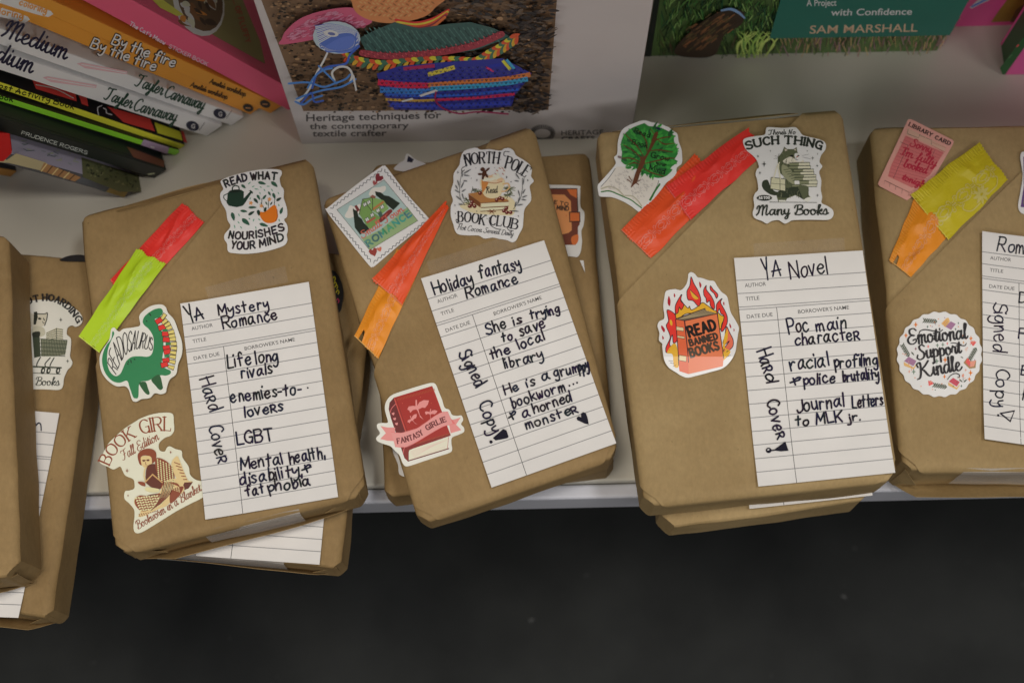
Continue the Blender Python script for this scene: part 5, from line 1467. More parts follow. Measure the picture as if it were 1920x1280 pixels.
# sticker at the right edge of the frame
a = sticker(E_top, .0012, 42)
a.base([(1912, 292), (1930, 288), (2000, 300), (2010, 360), (1990, 410), (1925, 405), (1908, 392), (1912, 360), (1916, 330)], col(226, 222, 214))
a.poly([(1917, 296), (1990, 306), (1996, 360), (1980, 400), (1912, 390), (1918, 350)], col(95, 70, 120)); a.poly([(1921, 302), (1984, 312), (1990, 360), (1974, 392), (1917, 384), (1922, 350)], col(120, 125, 70))
a.build('sticker', M_STICK, E_top.root, 'purple and olive sticker cut off by the edge')

# cat with shopping cart
a = sticker(A_low, .0004, 43).zoom(40, 550, 6.738)
a.base([(-150, 300), (-120, 190), (0, 120), (150, 95), (300, 85), (450, 100), (600, 150), (720, 225), (775, 310), (765, 380), (700, 425), (640, 410), (590, 440), (580, 520), (630, 575), (630, 690), (620, 800), (650, 870), (630, 930), (590, 970), (545, 1070), (530, 1170), (480, 1220), (300, 1215), (-50, 1210), (-160, 1180), (-170, 900), (-180, 600)], CREAM)
a.write("I'M NOT HOARDING", (-200, 330), (710, 375), 78, 22, BLACK, pm=(330, 95), contrast=.35, serif=True)
GK = col(52, 62, 48)
a.poly([(100, 240), (160, 270), (200, 235), (210, 262), (300, 265), (340, 250), (325, 320), (310, 390), (260, 425), (160, 430), (90, 420), (60, 350)], col(190, 186, 170), True)
a.line([(195, 240), (205, 262), (300, 265), (335, 255), (325, 340), (300, 410)], 12, DK); a.poly([(165, 240), (205, 240), (215, 300), (190, 400), (160, 400)], DK)
a.ell(238, 325, 22, 14, DK, 10); a.line([(285, 320), (300, 345)], 12, DK); a.line([(275, 360), (285, 385), (300, 375)], 7, DK)
a.poly([(150, 430), (280, 435), (300, 530), (160, 560)], col(178, 176, 158), True); a.poly([(150, 500), (240, 490), (230, 560), (160, 570)], DK, True)
a.poly([(150, 560), (240, 560), (250, 800), (170, 820)], GK)
a.poly([(320, 500), (450, 440), (530, 455), (530, 590), (320, 600)], col(195, 192, 172))
for i in range(5):
    a.line([(325, 510 + i * 22), (450, 455 + i * 28), (530, 465 + i * 28)], 9, GK, False)
a.line([(450, 445), (450, 590)], 8, GK, False)
a.poly([(250, 575), (590, 605), (560, 780), (440, 800), (260, 800)], col(120, 124, 104))
for i in range(16):
    a.line([(262 + i * 21, 590 + i), (262 + i * 19, 795 - i)], 8, GK, False)
for y in (590, 640, 690, 740, 790):
    a.line([(250, y - 8), (585 - (y - 590) * .13, y + 8)], 9, GK, False)
for p in ([(250, 810), (210, 880), (200, 920)], [(370, 820), (310, 890), (310, 930)], [(420, 820), (380, 890), (370, 920)]):
    a.line(p, 13, DK)
a.line([(160, 930), (510, 945)], 18, GK, False); a.line([(160, 1010), (500, 1025)], 8, GK, False)
for x in (280, 350, 470):
    a.ell(x, 980, 26, 46, DK, 15); a.ell(x + 4, 980, 9, 20, CREAM, 15)
a.write('Books', (180, 1165), (490, 1170), 105, 12, DK, 'curs', contrast=.5, slant=.15)
a.star(505, 340, 30, DK, .25); a.star(592, 862, 28, DK, .25)
a.build('sticker', M_STICK, A_low.root, 'sticker of a cat with a shopping cart')
a = sticker(A_low, .0004, 44).zoom(0, 200, 4)
a.base([(465, 1160), (480, 1135), (540, 1118), (620, 1115), (700, 1140), (700, 1162)], BLACK)
a.build('sticker', M_STICK, A_low.root, 'black sticker mostly hidden')

# stickers on the other lower books
a = sticker(C_low, .0004, 45).zoom(1020, 260, 4.571)
a.base([(-120, 400), (60, 400), (290, 408), (310, 440), (312, 580), (345, 640), (340, 740), (320, 800), (325, 900), (295, 1010), (200, 1010), (-120, 1000)], col(222, 218, 206))
TC, T2, T3 = col(105, 50, 32), col(200, 105, 48), col(215, 140, 85)
a.poly([(-100, 430), (284, 434), (290, 640), (310, 660), (305, 740), (290, 760), (292, 880), (270, 915), (-100, 915)], TC)
a.poly([(-80, 480), (175, 485), (230, 540), (238, 790), (210, 812), (-80, 880)], T3)
a.poly([(195, 438), (284, 438), (280, 515), (225, 485)], T2, False); a.poly([(235, 850), (290, 825), (292, 880), (268, 912), (240, 905)], T2, True)
a.poly([(218, 635), (305, 635), (308, 715), (220, 716)], T2); a.line([(218, 635), (305, 635), (308, 715), (220, 716)], 8, (.03, .012, .008), False, closed=True)
a.line([(-100, 434), (284, 434), (290, 640)], 8, (.03, .012, .008), False)
a.write('GUIDE TO', (-40, 540), (205, 582), 28, 7, (.04, .02, .012)); a.write('MIND', (110, 612), (208, 622), 34, 9, (.04, .02, .012)); a.star(190, 665, 12, T2)
a.build('sticker', M_STICK, C_low.root, 'tan sticker drawn like a strapped leather travel guide')
a = sticker(C_low, .0004, 46).zoom(560, 220, 3.31)
a.base([(600, 330), (625, 288), (655, 270), (668, 232), (690, 235), (720, 262), (800, 300), (780, 345)], col(222, 218, 206)); a.poly([(680, 242), (715, 265), (705, 285), (672, 280)], (.02, .02, .04))
a.build('sticker', M_STICK, C_low.root, 'sticker poking out above the upper book')
a = sticker(C_low, .0004, 47)
a.base([(736, 838), (746, 870), (750, 890), (770, 890), (790, 850), (760, 820)], col(226, 222, 210)); a.build('sticker', M_STICK, C_low.root)
a = sticker(C_low, .0004, 48)
a.base([(1087, 489), (1094, 489), (1097, 512)], col(226, 222, 210), False); a.build('sticker', M_STICK, C_low.root)
a = sticker(B_low, .0012, 49).zoom(580, 380, 4)
a.base([(175, 515), (215, 545), (245, 610), (258, 690), (248, 770), (228, 825), (150, 840), (60, 760), (50, 640), (100, 540)], (.012, .011, .014))
for x, y, c in ((195, 620, YEL), (215, 680, YEL), (205, 640, YEL), (215, 745, col(170, 40, 80)), (188, 580, YEL)):
    a.line([(x - 12, y), (x, y - 18), (x + 10, y - 4), (x + 4, y + 12)], 7, c)
a.build('sticker', M_STICK, B_low.root, 'round black sticker with yellow lettering')

# ------------------------------------------------------------------ books leaning at the back left
YAW = math.radians(18)
LX = Vector((math.cos(YAW), math.sin(YAW), 0)); LE = Vector((-math.sin(YAW), math.cos(YAW), 0))
class Lean:
    pass
def leaning(label, cat, pivot, theta, thick, length, depth, cover_c, spine_c=None, hard=False, group=None):
    k = Lean()
    p0 = atz(*pivot, 0.0)
    th = math.radians(theta)
    d = (-math.sin(th) * LX + Vector((0, 0, math.cos(th)))).normalized()
    t = (math.cos(th) * LX + Vector((0, 0, math.sin(th)))).normalized()
    m = Matrix((( t.x, LE.x, d.x, p0.x), (t.y, LE.y, d.y, p0.y), (t.z, LE.z, d.z, p0.z), (0, 0, 0, 1)))   # local x = thickness, y = into the shelf, z = up the spine
    k.root = thing('leaning_book', label, cat, m, group)
    k.t, k.p0, k.n, k.tv, k.d = thick, p0, LE, t, d
    cb = .0022 if hard else .0006
    sc_ = spine_c or cover_c
    b = bmesh.new(); add_box(b, (0, 0, 0), (thick, cb, length), .0004)
    k.spine = bm_obj('spine', b, plain('spine_' + label.split()[0], sc_, .42, .45, .04), k.root)
    mc = plain('cover_' + label.split()[0], cover_c, .42, .45, .05)
    b = bmesh.new(); add_box(b, (thick - cb, cb + .0001, 0), (thick, depth, length), .0002); k.front = bm_obj('front_cover', b, mc, k.root)
    b = bmesh.new(); add_box(b, (0, cb + .0001, 0), (cb, depth, length), .0002); bm_obj('back_cover', b, mc, k.root)
    i = .003 if hard else .0004
    b = bmesh.new(); add_box(b, (cb + .0001, cb + .0002, i), (thick - cb - .0001, depth - i, length - i)); bm_obj('page_block', b, M_PAGES, k.root)
    return k
def on_spine(k, off0=.00012):
    return lambda px, py, off: atp(px, py, k.p0, k.n) - k.n * (off0 + off)
def on_cover(k, off0=.00012):
    q0 = k.p0 + k.tv * k.t
    return lambda px, py, off: atp(px, py, q0, k.tv) + k.tv * (off0 + off)
EB = .33
S = 3.2
g = 'books leaning in a fan'
k = leaning('pink hardback with a picture cover, uppermost of the leaning books', 'book', (541, 207), 25.7, .0165, .25, .17, col(165, 58, 80, EB), None, True, g)
a = Art(on_cover(k), 60).zoom(0, 0, S)
a.poly([(850, -60), (905, -10), (1100, 100), (1300, 225), (1590, 385), (1560, 250), (1430, -60)], col(98, 92, 58, EB))
a.ell(1190, 10, 150, 215, col(170, 168, 150, EB), -18); a.ell(1200, 0, 130, 195, col(70, 52, 36, EB), -18)
a.rng.seed(4)
for i in range(46):
    x, y = 1190 + a.rng.uniform(-95, 95), 20 + a.rng.uniform(-150, 130)
    a.leaf(x, y, a.rng.uniform(40, 90), a.rng.uniform(20, 44), a.rng.uniform(20, 80), col(*a.rng.choice([(190, 170, 130), (150, 95, 40), (40, 28, 22), (205, 195, 165), (90, 60, 35)]), EB))
a.write('100+ OF FLUFFY', (1395, 0), (1475, 260), 28, 7, col(120, 55, 40, EB)); 
a.poly([(900, -10), (960, -10), (1100, 90), (1060, 100), (960, 50)], col(165, 160, 60, EB))
a.build('cover_picture', M_COVER, k.root, None, k.front)
a = Art(on_spine(k), 61).zoom(0, 0, S)
a.write("The Cat's Meow", (775, 150), (985, 268), 24, 5, col(205, 130, 140, EB), 'hand'); a.write('STICKER BOOK', (1010, 285), (1240, 395), 22, 4.5, col(205, 120, 130, EB))
a.build('spine_lettering', M_COVER, k.root, None, k.spine)

for j, (pv, th, tk, l1, l2, l3, ov, lg) in enumerate((((507, 213), 28.6, .0102, ((668, 262), (1040, 402)), ((1255, 498), (1470, 578)), 'upper', (95, 10, 320, 85), (1590, 622)), ((469, 215), 29.4, .0112, ((540, 285), (925, 425)), ((1140, 518), (1360, 595)), 'lower', (-60, 48, 180, 118), (1488, 645)))):
    k = leaning(('orange paperback directly below the pink hardback' if j == 0 else 'orange paperback resting on the white ones'), 'book', pv, th, tk, .25, .17, col(195, 98, 35, EB), None, False, g)
    a = Art(on_spine(k), 62 + j).zoom(0, 0, S)
    x0, y0, x1, y1 = ov
    a.poly([(x0 - 150, y0 - 75), (x0, y0 - 22), (x1 - 70, y1 - 40), (x1 - 15, y1 - 18), (x1, y1), (x1 - 30, y1 + 18), (x1 - 90, y1 + 5), (x0, y0 + 40), (x0 - 150, y0 - 8)], col(200, 180, 165, EB))
    a.write('coloring', (x0 + 20 - j * 30, y0 + 18), (x1 - 45, y1 - 4), 36, 8, col(195, 98, 45, EB), 'hand')
    for w_, c_ in ((19, (.05, .03, .02)), (9, col(205, 190, 175, EB))):
        a.write('By the fire', l1[0], l1[1], 62, w_, c_, 'hand', slant=.1)
    a.write("Amélie's workshop".replace('é', 'e'), l2[0], l2[1], 30, 4.5, (.03, .015, .01), 'curs', slant=.1)
    a.ell(lg[0], lg[1], 32, 22, (.03, .03, .03), 20); a.line([(lg[0] - 14, lg[1]), (lg[0] + 12, lg[1] + 2)], 5, col(150, 100, 60, EB))
    a.build('spine_lettering', M_COVER, k.root, None, k.spine)
for j, (pv, th, tk, t1, pn, t2, lg) in enumerate((((434, 236), 31.8, .0116, ((10, 215), (395, 360)), (460, 385, 765, 440), ((805, 512), (1215, 660)), (1318, 682)), ((388, 256), 32.5, .0148, ((-190, 305), (190, 442)), (255, 468, 580, 522), ((620, 592), (1050, 732)), (1155, 755)))):
    k = leaning(('white paperback with script spine touching the orange ones' if j == 0 else 'white paperback with script spine above the yellow activity book'), 'book', pv, th, tk, .25, .17, col(178, 168, 172, EB), None, False, g)
    a = Art(on_spine(k), 66 + j).zoom(0, 0, S)
    a.write('Medium', t1[0], t1[1], 112, 14, (.012, .012, .05), 'curs', contrast=.3, slant=.1)
    x0, y0, x1, y1 = pn
    a.poly([(x0, y0 - 4), (x0 + 30, y0 - 10), (x1, y1 - 12), (x1 - 5, y1 + 6), (x0 + 50, y0 + 24)], col(190, 118, 122, EB)); a.line([(x0 + 30, y0 + 2), (x1 - 10, y1 - 2)], 5, col(205, 150, 150, EB), False)
    a.write('Tayler', t2[0], (t2[0][0] + 165, t2[0][1] + 60), 78, 9, (.012, .06, .035), 'curs', contrast=.25, slant=.15)
    a.write('Carraway', (t2[0][0] + 175, t2[0][1] + 68), t2[1], 78, 9, (.012, .06, .035), 'curs', contrast=.25, slant=.15)
    a.ell(lg[0], lg[1], 40, 28, (.015, .018, .05), 20); a.write('G', (lg[0] - 8, lg[1] + 10), (lg[0] + 10, lg[1] + 14), 24, 4, col(178, 168, 172, EB))
    a.line([(lg[0] + 40, lg[1] + 25), (lg[0] + 72, lg[1] - 20)], 3, (.1, .1, .12), False)
    a.build('spine_lettering', M_COVER, k.root, None, k.spine)
k = leaning('yellow green activity book with a black and red cover', 'book', (337, 280), 30.6, .0050, .25, .17, (.012, .012, .013), col(150, 148, 40, EB), False, g)
a = Art(on_spine(k), 70).zoom(0, 0, S)
a.write('Frost Activity Book', (-70, 508), (440, 655), 30, 6, (.03, .03, .01), 'hand', slant=.1); a.build('spine_lettering', M_COVER, k.root, None, k.spine)
a = Art(on_cover(k), 71).zoom(0, 0, S)
a.poly([(190, 475), (450, 545), (460, 610), (215, 535)], col(150, 45, 40, EB)); a.poly([(640, 640), (900, 715), (930, 790), (740, 735)], col(150, 45, 40, EB)); a.poly([(470, 570), (520, 585), (530, 640), (490, 625)], col(150, 45, 40, EB))
a.line([(215, 510), (330, 535), (440, 590)], 6, col(150, 150, 140, EB)); a.line([(590, 690), (585, 650), (610, 635)], 6, col(170, 165, 155, EB)); a.line([(620, 650), (635, 660), (640, 680), (670, 690)], 6, col(170, 165, 155, EB))
a.poly([(925, 735), (1080, 790), (1095, 845), (945, 800)], col(150, 148, 40, EB)); a.poly([(1085, 785), (1140, 800), (1145, 870), (1100, 850)], col(140, 45, 40, EB))
a.build('cover_picture', M_COVER, k.root, None, k.front)
k = leaning('thin bright green activity book under the yellow one', 'book', (328, 292), 31.6, .0044, .25, .17, (.012, .012, .012), col(95, 150, 35, EB), False, g)
a = Art(on_spine(k), 72).zoom(0, 0, S)
a.write('Activity Book', (-260, 530), (75, 610), 28, 6, (.015, .03, .01), 'hand'); a.build('spine_lettering', M_COVER, k.root, None, k.spine)
a = Art(on_spine(k), 77).zoom(0, 0, S)
a.poly([(862, 836), (1015, 884), (1005, 925), (845, 870)], col(120, 105, 125, EB)); a.poly([(1018, 885), (1075, 900), (1060, 925), (1008, 918)], col(95, 150, 40, EB))
a.line([(905, 880), (925, 885)], 8, col(190, 180, 190, EB)); a.build('spine_patch', M_COVER, k.root, None, k.spine)
k = leaning('thick dark green hardback with small pale capitals on the spine', 'book', (290, 334), 30.6, .0112, .25, .17, (.016, .022, .019), None, True, g)
a = Art(on_spine(k), 73).zoom(0, 0, S)
a.write('PRUDENCE ROGERS', (128, 805), (520, 925), 20, 2.8, col(140, 145, 140, EB)); a.build('spine_lettering', M_COVER, k.root, None, k.spine)
a = Art(on_spine(k), 78).zoom(0, 0, S)
a.line([(890, 1045), (925, 1040)], 7, col(140, 145, 120, EB)); a.build('spine_logo', M_COVER, k.root, None, k.spine)
a = Art(on_cover(k), 74).zoom(0, 0, S)
a.poly([(760, 880), (985, 965), (985, 1005), (800, 945)], col(75, 45, 32, EB)); a.build('cover_picture', M_COVER, k.root, None, k.front)
k = leaning('cookery book with a red band and food pictures, lowest of the leaning books', 'book', (237, 370), 30.8, .0098, .25, .17, col(112, 108, 120, EB), col(50, 50, 52, EB), False, g)
a = Art(on_spine(k), 75).zoom(0, 200, 4)
a.poly([(-40, 330), (50, 400), (120, 350), (350, 420), (300, 478), (60, 420), (-40, 415)], col(118, 110, 84, EB)); a.poly([(330, 420), (610, 530), (560, 560), (300, 480)], col(110, 80, 50, EB))
for i in range(6):
    a.line([(350 + i * 42, 430 + i * 16), (310 + i * 42, 482 + i * 13)], 9, col(*((60, 40, 25) if i % 2 else (165, 130, 90)), EB), False)
a.poly([(610, 525), (830, 600), (790, 640), (570, 560)], col(55, 58, 62, EB)); a.poly([(830, 598), (960, 640), (930, 680), (795, 638)], col(110, 92, 40, EB))
a.poly([(-60, 190), (70, 200), (88, 345), (25, 410), (-60, 405)], col(125, 14, 16, EB)); a.build('spine_picture', M_COVER, k.root, None, k.spine)
a = Art(on_cover(k), 76).zoom(0, 200, 4)
a.poly([(-60, 130), (75, 208), (90, 335), (-60, 260)], col(125, 14, 16, EB))
a.poly([(610, 380), (1040, 520), (1060, 640), (900, 640), (620, 530)], col(66, 68, 46, EB))
a.rng.seed(8)
for i in range(80):
    x = a.rng.uniform(620, 1030); y = 390 + (x - 620) * .3 + a.rng.uniform(10, 110)
    a.leaf(x, y, a.rng.uniform(14, 34), a.rng.uniform(8, 16), a.rng.uniform(0, 180), col(*a.rng.choice([(50, 55, 35), (90, 90, 62), (70, 72, 45), (30, 32, 24)]), EB))
for i in range(26):
    x = a.rng.uniform(150, 580); y = 270 + (x - 150) * .28 + a.rng.uniform(-20, 60)
    a.line([(x, y), (x + a.rng.uniform(10, 40), y + a.rng.uniform(-14, 18))], 6, col(*a.rng.choice([(95, 98, 100), (110, 115, 95), (70, 75, 80)]), EB))
a.build('cover_picture', M_COVER, k.root, None, k.front)
k = leaning('dark book corner with a tan patch at the left edge', 'book', (20, 332), 38, .0075, .12, .12, (.02, .02, .02), col(110, 78, 35, EB), False, g)

# ------------------------------------------------------------------ upright books facing the viewer
def standing(name, label, cat, p0, p1, height, depth, cover_c, hard=True, py=None, spine_c=None):
    """p0, p1: the two bottom corners of the front cover, in the photo, standing on the shelf."""
    k = Lean()
    A, B = atz(*p0, 0.0), atz(*p1, 0.0)
    ux = (B - A); ux.z = 0
    W = ux.length; ux.normalize()
    uy = Vector((-ux.y, ux.x, 0))
    m = Matrix(((ux.x, uy.x, 0, A.x), (ux.y, uy.y, 0, A.y), (0, 0, 1, 0), (0, 0, 0, 1)))
    k.root = thing(name, label, cat, m)
    k.p0, k.n, k.ux, k.W = A, uy, ux, W
    cb = .0025 if hard else .0006
    mc = plain('cover_' + cat.split()[0] + '_' + label.split()[0], cover_c, .4, .45, .03)
    b = bmesh.new(); add_box(b, (0, 0, 0), (W, cb, height), .0005); k.front = bm_obj('front_cover', b, mc, k.root)
    b = bmesh.new(); add_box(b, (0, depth - cb, 0), (W, depth, height), .0005); bm_obj('back_cover', b, mc, k.root)
    b = bmesh.new(); add_box(b, (0, cb + .0001, 0), (cb, depth - cb - .0001, height), .0002); bm_obj('spine', b, plain('spine_' + label.split()[0], spine_c or cover_c, .4, .45, .03), k.root)
    b = bmesh.new(); add_box(b, (cb + .0001, cb + .0001, .003), (W - .003, depth - cb - .0001, height - .003)); bm_obj('page_block', b, M_PAGES, k.root)
    return k
def on_front(k, off0=.00012):
    return lambda px, py, off: atp(px, py, k.p0, k.n) - k.n * (off0 + off)

EP = .36
k = standing('craft_book', 'white craft book with a photograph of crocheted bags on its cover', 'book', (566, 270), (1183, 258), .275, .022, (.70, .66, .66), False)
a = Art(on_front(k), 80).zoom(440, 0, 2.4)
def photo_clip(pts):
    return pts
L_ = lambda y: 120 + y * .38
R_ = lambda y: 1450 - y * .0768
TOPY = -470
a.poly([(L_(TOPY), TOPY), (R_(TOPY), TOPY), (R_(495), 495), (L_(498), 500)], col(88, 70, 54, EP))
a.rng.seed(21)
for i in range(2600):
    y = a.rng.uniform(TOPY + 8, 488) if i % 4 == 0 else a.rng.uniform(-10, 488); x = a.rng.uniform(L_(y) + 12, R_(y) - 14)
    r_ = a.rng.uniform(2, 7.5) * (1.5 if a.rng.random() < .1 else 1)
    c = a.rng.choice([(34, 28, 24), (24, 22, 21), (66, 52, 40), (118, 94, 70), (106, 84, 62), (30, 27, 26), (86, 66, 48), (38, 34, 32)])
    a.poly([(x + r_ * (1.2 + .5 * a.rng.random()) * math.cos(t), y + r_ * (.6 + .4 * a.rng.random()) * math.sin(t)) for t in (0, 1, 2, 3.1, 4.2, 5.3)], col(*c, EP))
for i in range(420):
    y = a.rng.uniform(-120, 480); x = a.rng.uniform(max(L_(y), 1240) + 10, R_(y) - 10) if i % 2 else a.rng.uniform(960, R_(y) - 12)
    a.leaf(x, y, a.rng.uniform(20, 60), a.rng.uniform(6, 18), a.rng.uniform(-30, 30), col(*a.rng.choice([(26, 24, 26), (36, 34, 36), (48, 42, 40), (70, 60, 52), (30, 30, 32)]), EP))
def knit(pts, c, rows, cols, c2, clip):
    pass
a.poly([(212, 168), (214, 140), (236, 100), (300, 48), (400, 14), (520, 0), (600, 30), (618, 66), (560, 92), (380, 140)], col(146, 68, 92, EP), True)
for i in range(230):
    t = a.rng.random(); x = 235 + 340 * t; y = 150 - 60 * t - a.rng.random() * (20 + 75 * math.sin(3.1 * t)) 
    a.line([(x, y), (x + 14, y - 5)], 5, col(*a.rng.choice([(175, 95, 118), (130, 60, 82), (185, 105, 125)]), EP), False)
a.poly([(530, -20), (560, 30), (640, 62), (740, 66), (850, 40), (900, 0), (930, -60), (560, -60)], col(150, 98, 62, EP), True)
for j in range(7):
    for i in range(18):
        x = 560 + i * 19 + (j % 2) * 9; y = -42 + j * 16 + 10 * math.sin(i / 5.6)
        if y < 55 - abs(x - 715) * .28:
            a.leaf(x, y, 19, 8, 35 if j % 2 else -35, col(*((172, 118, 80) if (i + j) % 3 else (122, 76, 46)), EP))
for j, c in enumerate(((150, 40, 40), (190, 140, 50), (170, 60, 40), (95, 35, 45), (180, 80, 45))):
    a.line([(725 + j * 8, 52 + j * 11), (810 + j * 6, 66 + j * 8), (890, 48 + j * 9), (962 - j * 4, 8 + j * 8)], 12, col(*c, EP))
a.poly([(560, 135), (640, 95), (720, 62), (830, 90), (960, 70), (1060, 62), (1150, 85), (1200, 105), (1240, 130), (1080, 190), (900, 215), (700, 235), (600, 205)], col(40, 66, 64, EP), False)
for j in range(9):
    for i in range(30):
        x = 590 + i * 21 + (j % 2) * 10; y = 100 + j * 14 + 8 * math.sin(x / 60)
        if y > 82 and y < 212 - abs(x - 760) * .14 and x < 1190:
            a.leaf(x, y, 20, 6, 55, col(*((58, 88, 84) if (i * 3 + j) % 4 else (28, 48, 48)), EP))
a.line([(575, 200), (700, 215), (900, 200), (1080, 165), (1200, 115)], 30, col(112, 42, 52, EP))
for i in range(90):
    t = i / 89
    x = 575 + 625 * t; y = 204 + 10 * math.sin(t * 3.1) - 95 * t ** 2.2
    a.leaf(x, y - 9 + 9 * (i % 3), 15, 5, 50, col(*((140, 62, 70), (86, 32, 42))[i % 2], EP))
rb = [(500, 215), (580, 240), (680, 252), (790, 240), (900, 232), (1010, 232), (1090, 235), (1150, 200), (1210, 165), (1260, 128)]
rb = smooth_pts(rb, 4)
for i, p in enumerate(rb):
    c = ((165, 62, 38), (150, 145, 45), (48, 82, 66))[i % 3]
    a.leaf(p[0], p[1] - 8, 50, 22, 35 - i * 1.5, col(*c, EP)); a.leaf(p[0] + 8, p[1] + 10, 46, 20, -40 - i * 1.0, col(*((165, 62, 38), (48, 82, 66), (160, 120, 40))[i % 3], EP))
bag = [(640, 292), (740, 258), (960, 238), (1205, 222), (1335, 290), (1300, 340), (1262, 385), (1245, 440), (1000, 458), (720, 455), (690, 420), (655, 350)]
a.poly(bag, col(36, 40, 108, EP))
for pts, w_, c in (([(645, 330), (740, 342), (870, 348)], 28, (150, 30, 58)), ([(870, 345), (1040, 330), (1200, 318), (1330, 296)], 22, (185, 88, 48)), ([(655, 366), (800, 372), (900, 372)], 26, (45, 92, 168)), ([(880, 362), (1060, 350), (1220, 335), (1318, 316)], 22, (48, 118, 190)), ([(680, 408), (820, 415), (900, 412)], 12, (190, 120, 50)), ([(900, 412), (1080, 402), (1260, 385)], 13, (165, 36, 66)), ([(700, 432), (900, 440), (1130, 430), (1240, 425)], 20, (45, 55, 140)), ([(760, 270), (900, 256)], 16, (120, 34, 70)), ([(1130, 262), (1200, 250)], 14, (30, 40, 120)), ([(1205, 232), (1240, 274)], 14, (190, 150, 50)), ([(1222, 228), (1258, 270)], 12, (50, 120, 180)), ([(870, 296), (930, 280), (990, 262)], 20, (178, 140, 55)), ([(1130, 262), (1165, 282)], 9, (150, 40, 80)), ([(680, 388), (900, 392), (1100, 382), (1280, 362)], 12, (38, 70, 150))):
    a.line(pts, w_, col(*c, EP), caps=False)
for j in range(14):
    for i in range(34):
        x = 655 + i * 19.5 + (j % 2) * 9; y = 262 + j * 14.5 + (650 - x) * .03
        if 262 + abs(min(0, x - 760)) * .5 < y < 448 and x < 1335 - max(0, y - 296) * .62 and x > 640 + max(0, y - 340) * .55:
            a.line([(x - 5, y - 4), (x, y + 3), (x + 5, y - 4)], 2.6, (.008, .008, .03) if (i + j) % 2 else (.12, .13, .3), False, caps=False)
a.poly([(830, 384), (905, 358), (916, 366), (838, 392)], col(190, 186, 190, EP)); a.poly([(750, 410), (800, 396), (805, 404), (755, 416)], col(190, 186, 190, EP))
a.line([(905, 370), (905, 410), (940, 445), (1010, 468), (1100, 460), (1230, 470)], 7, col(110, 28, 62, EP))
YB = (col(60, 82, 142, EP), col(168, 172, 190, EP), col(95, 118, 170, EP), col(205, 203, 208, EP))
a.ell(460, 122, 107, 74, col(128, 142, 182, EP), 6); a.ell(475, 138, 88, 55, col(70, 90, 150, EP), 6)
for i in range(26):
    t = i / 25
    a.line([(365 + 26 * t, 70 + 110 * t * .9), (430 + 40 * t, 62 + 60 * t), (500 + 34 * t, 75 + 40 * t), (556, 100 + 60 * t)], 6, YB[(i * 7) % 4] if i < 20 else YB[0])
for i in range(9):
    a.line([(380 + i * 4, 150 + i * 4), (430, 178 + i), (500 + i * 4, 178 - i), (556 - i, 150 - i * 6)], 5, YB[0 if i % 3 else 1])
a.ell(435, 102, 34, 15, YB[3], 10); a.ell(437, 104, 17, 7, col(70, 80, 120, EP), 10)
TH = (col(58, 98, 168, EP), col(150, 165, 195, EP), col(45, 72, 140, EP))
for pts, w_, c in (([(418, 192), (400, 230), (372, 280), (340, 350), (300, 400), (275, 410)], 9, 1), ([(245, 330), (330, 325), (400, 345), (450, 330), (500, 310), (520, 290)], 9, 0), ([(560, 160), (520, 200), (500, 240), (420, 255), (370, 290), (350, 350)], 10, 2), ([(450, 315), (440, 280), (470, 255), (510, 258), (530, 290), (520, 325)], 10, 1), ([(280, 400), (330, 380), (400, 360), (480, 345), (545, 310)], 9, 0), ([(275, 412), (310, 425), (350, 400), (395, 385)], 9, 0), ([(330, 350), (360, 300), (400, 270), (440, 260)], 8, 0), ([(300, 420), (345, 372), (360, 412), (400, 408)], 8, 2), ([(380, 250), (430, 300), (460, 330)], 8, 0)):
    a.line(pts, w_, TH[c])
a.poly([(525, 275), (540, 295), (552, 360), (545, 365)], col(200, 198, 196, EP))
a.build('cover_photograph', M_COVER, k.root, None, k.front)
a = Art(on_front(k), 81).zoom(440, 0, 2.4)
TX = (.055, .053, .058)
a.txt('Heritage techniques for', (322, 546), (930, 532), 31, TX, .012)
a.txt('the contemporary', (337, 581), (783, 576), 26, TX, .012); a.txt('textile crafter', (350, 614), (684, 611), 27, TX, .012)
for i in range(34):
    t = i / 34 * 6.283
    a.line([(1385 + 40 * math.cos(t), 600 + 26 * math.sin(t)), (1385 + 58 * math.cos(t), 600 + 40 * math.sin(t))], 4.5, TX, False, caps=False)
a.line([(1385 + 38 * math.cos(t / 4), 600 + 23 * math.sin(t / 4)) for t in range(26)], 3, TX, False)
a.txt('HERITAGE', (1470, 608), (1660, 604), 21, TX, .004); a.txt('CRAFTS', (1470, 632), (1622, 629), 17, TX, .03)
a.build('cover_lettering', M_COVER, k.root, None, k.front)

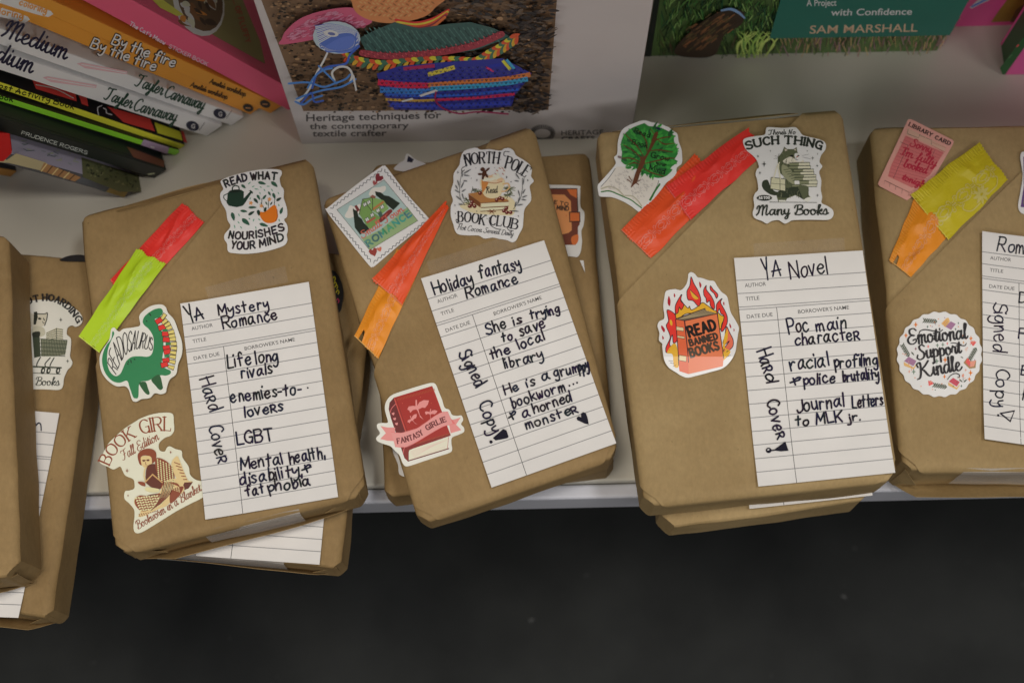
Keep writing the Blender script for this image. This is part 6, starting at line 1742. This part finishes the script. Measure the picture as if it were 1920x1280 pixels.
k = standing('gardening_book', 'green illustrated gardening book with a teal title panel', 'book', (1219, 106), (1757, 96), .26, .02, col(58, 78, 42, EP), True, None, (.02, .024, .02))
a = Art(on_front(k), 82).zoom(1200, 0, 2.667)
a.poly([(22, 283), (75, -20), (100, -20), (55, 283)], (.02, .026, .022))
def inside(x, y):
    return 68 + (283 - y) * .14 < x < 1490 + (262 - y) * .58 and y < 275 - (x - 60) * .012
a.rng.seed(33)
for i in range(2600):
    x, y = a.rng.uniform(60, 1760), a.rng.uniform(-330, 274) if i % 2 else a.rng.uniform(-20, 274)
    if not inside(x, y): continue
    if x < 700 and y < 160:
        c = a.rng.choice([(44, 88, 42), (72, 108, 52), (24, 44, 26), (104, 132, 74), (28, 62, 42), (30, 48, 30), (18, 30, 20)]); an, L = a.rng.uniform(40, 120), a.rng.uniform(20, 60)
    elif x < 700:
        c = a.rng.choice([(34, 58, 28), (66, 90, 42), (20, 28, 18), (92, 112, 54), (60, 50, 34), (18, 24, 16)]); an, L = a.rng.uniform(65, 125), a.rng.uniform(25, 70)
    else:
        c = a.rng.choice([(100, 78, 70), (128, 92, 88), (80, 92, 52), (60, 62, 40), (140, 118, 82), (52, 44, 36), (112, 86, 96), (88, 104, 60)]); an, L = a.rng.uniform(55, 115), a.rng.uniform(18, 55)
    dx, dy = L * math.cos(math.radians(an)) / 2, -L * math.sin(math.radians(an)) / 2
    if inside(x - dx, y - dy) and inside(x + dx, y + dy):
        a.line([(x - dx, y - dy), (x + dx, y + dy)], a.rng.uniform(4, 10), col(*c, EP), False, taper=.5)
a.poly([(170, 240), (210, 170), (300, 90), (380, 40), (450, 15), (520, 40), (500, 100), (420, 150), (370, 250), (250, 262)], col(44, 34, 26, EP), True)
for i in range(170):
    x, y = a.rng.uniform(210, 470), a.rng.uniform(50, 235)
    if abs((x - 200) * .62 + y - 215) < 75:
        a.line([(x, y), (x + 26, y - 20)], 5, col(*a.rng.choice([(84, 60, 40), (38, 28, 22), (70, 62, 38), (105, 70, 45)]), EP), False)
a.line([(405, 25), (450, 18), (490, 35), (520, 62)], 15, col(95, 120, 160, EP), taper=.4)
for i in range(26):
    x = a.rng.uniform(480, 640); a.line([(x, 262), (x + a.rng.uniform(-30, 60), 190), (x + a.rng.uniform(-40, 120), 130)], 8, col(*a.rng.choice([(110, 135, 62), (78, 110, 52), (135, 150, 80)]), EP), taper=.7)
a.poly([(745, -200), (692, 0), (645, 165), (1545, 149), (1625, 0), (1728, -200)], col(30, 78, 68, EP))
a.txt('A Project', (830, 2), (980, 0), 32, col(205, 205, 200, EP), .01); a.txt('with Confidence', (950, 50), (1355, 45), 33, col(205, 205, 200, EP), .012, slant=.15)
a.txt('SAM MARSHALL', (845, 140), (1383, 130), 40, col(165, 128, 106, EP), .006, slant=.12)
a.build('cover_picture', M_COVER, k.root, None, k.front)

k = standing('picture_book', 'bright pink picture book behind the gardening book', 'book', (1700, 53), (2120, 42), .2, .02, col(170, 55, 100, EP), True)
a = Art(on_front(k), 83).zoom(1200, 0, 2.667)
a.poly([(1755, 112), (1790, 60), (1850, -20), (2000, -60), (2050, 20), (2000, 100)], col(100, 78, 30, EP)); a.poly([(1850, 112), (1880, 50), (1960, -10), (2010, 60), (1980, 104)], col(70, 50, 30, EP))
a.poly([(1648, 38), (1690, 0), (1740, -14), (1748, 2), (1700, 22), (1660, 44)], col(175, 185, 205, EP)); a.line([(1660, 34), (1735, -4)], 9, col(60, 90, 150, EP))
a.build('cover_picture', M_COVER, k.root, None, k.front)
k = standing('small_book', 'pink book with a dark green spine standing at the right edge', 'book', (1885, 141), (2100, 137), .085, .025, col(178, 62, 108, EP), True, None, col(24, 60, 30, EP))
a = Art(on_front(k), 84).zoom(1200, 0, 2.667)
a.poly([(1800, 340), (1920, 185), (1945, 205), (1826, 373), (1812, 373)], col(24, 62, 32, EP))
a.line([(1885, 232), (1892, 226)], 8, col(170, 60, 60, EP)); a.line([(1845, 290), (1860, 275)], 5, col(60, 90, 60, EP)); a.build('cover_picture', M_COVER, k.root, None, k.front)
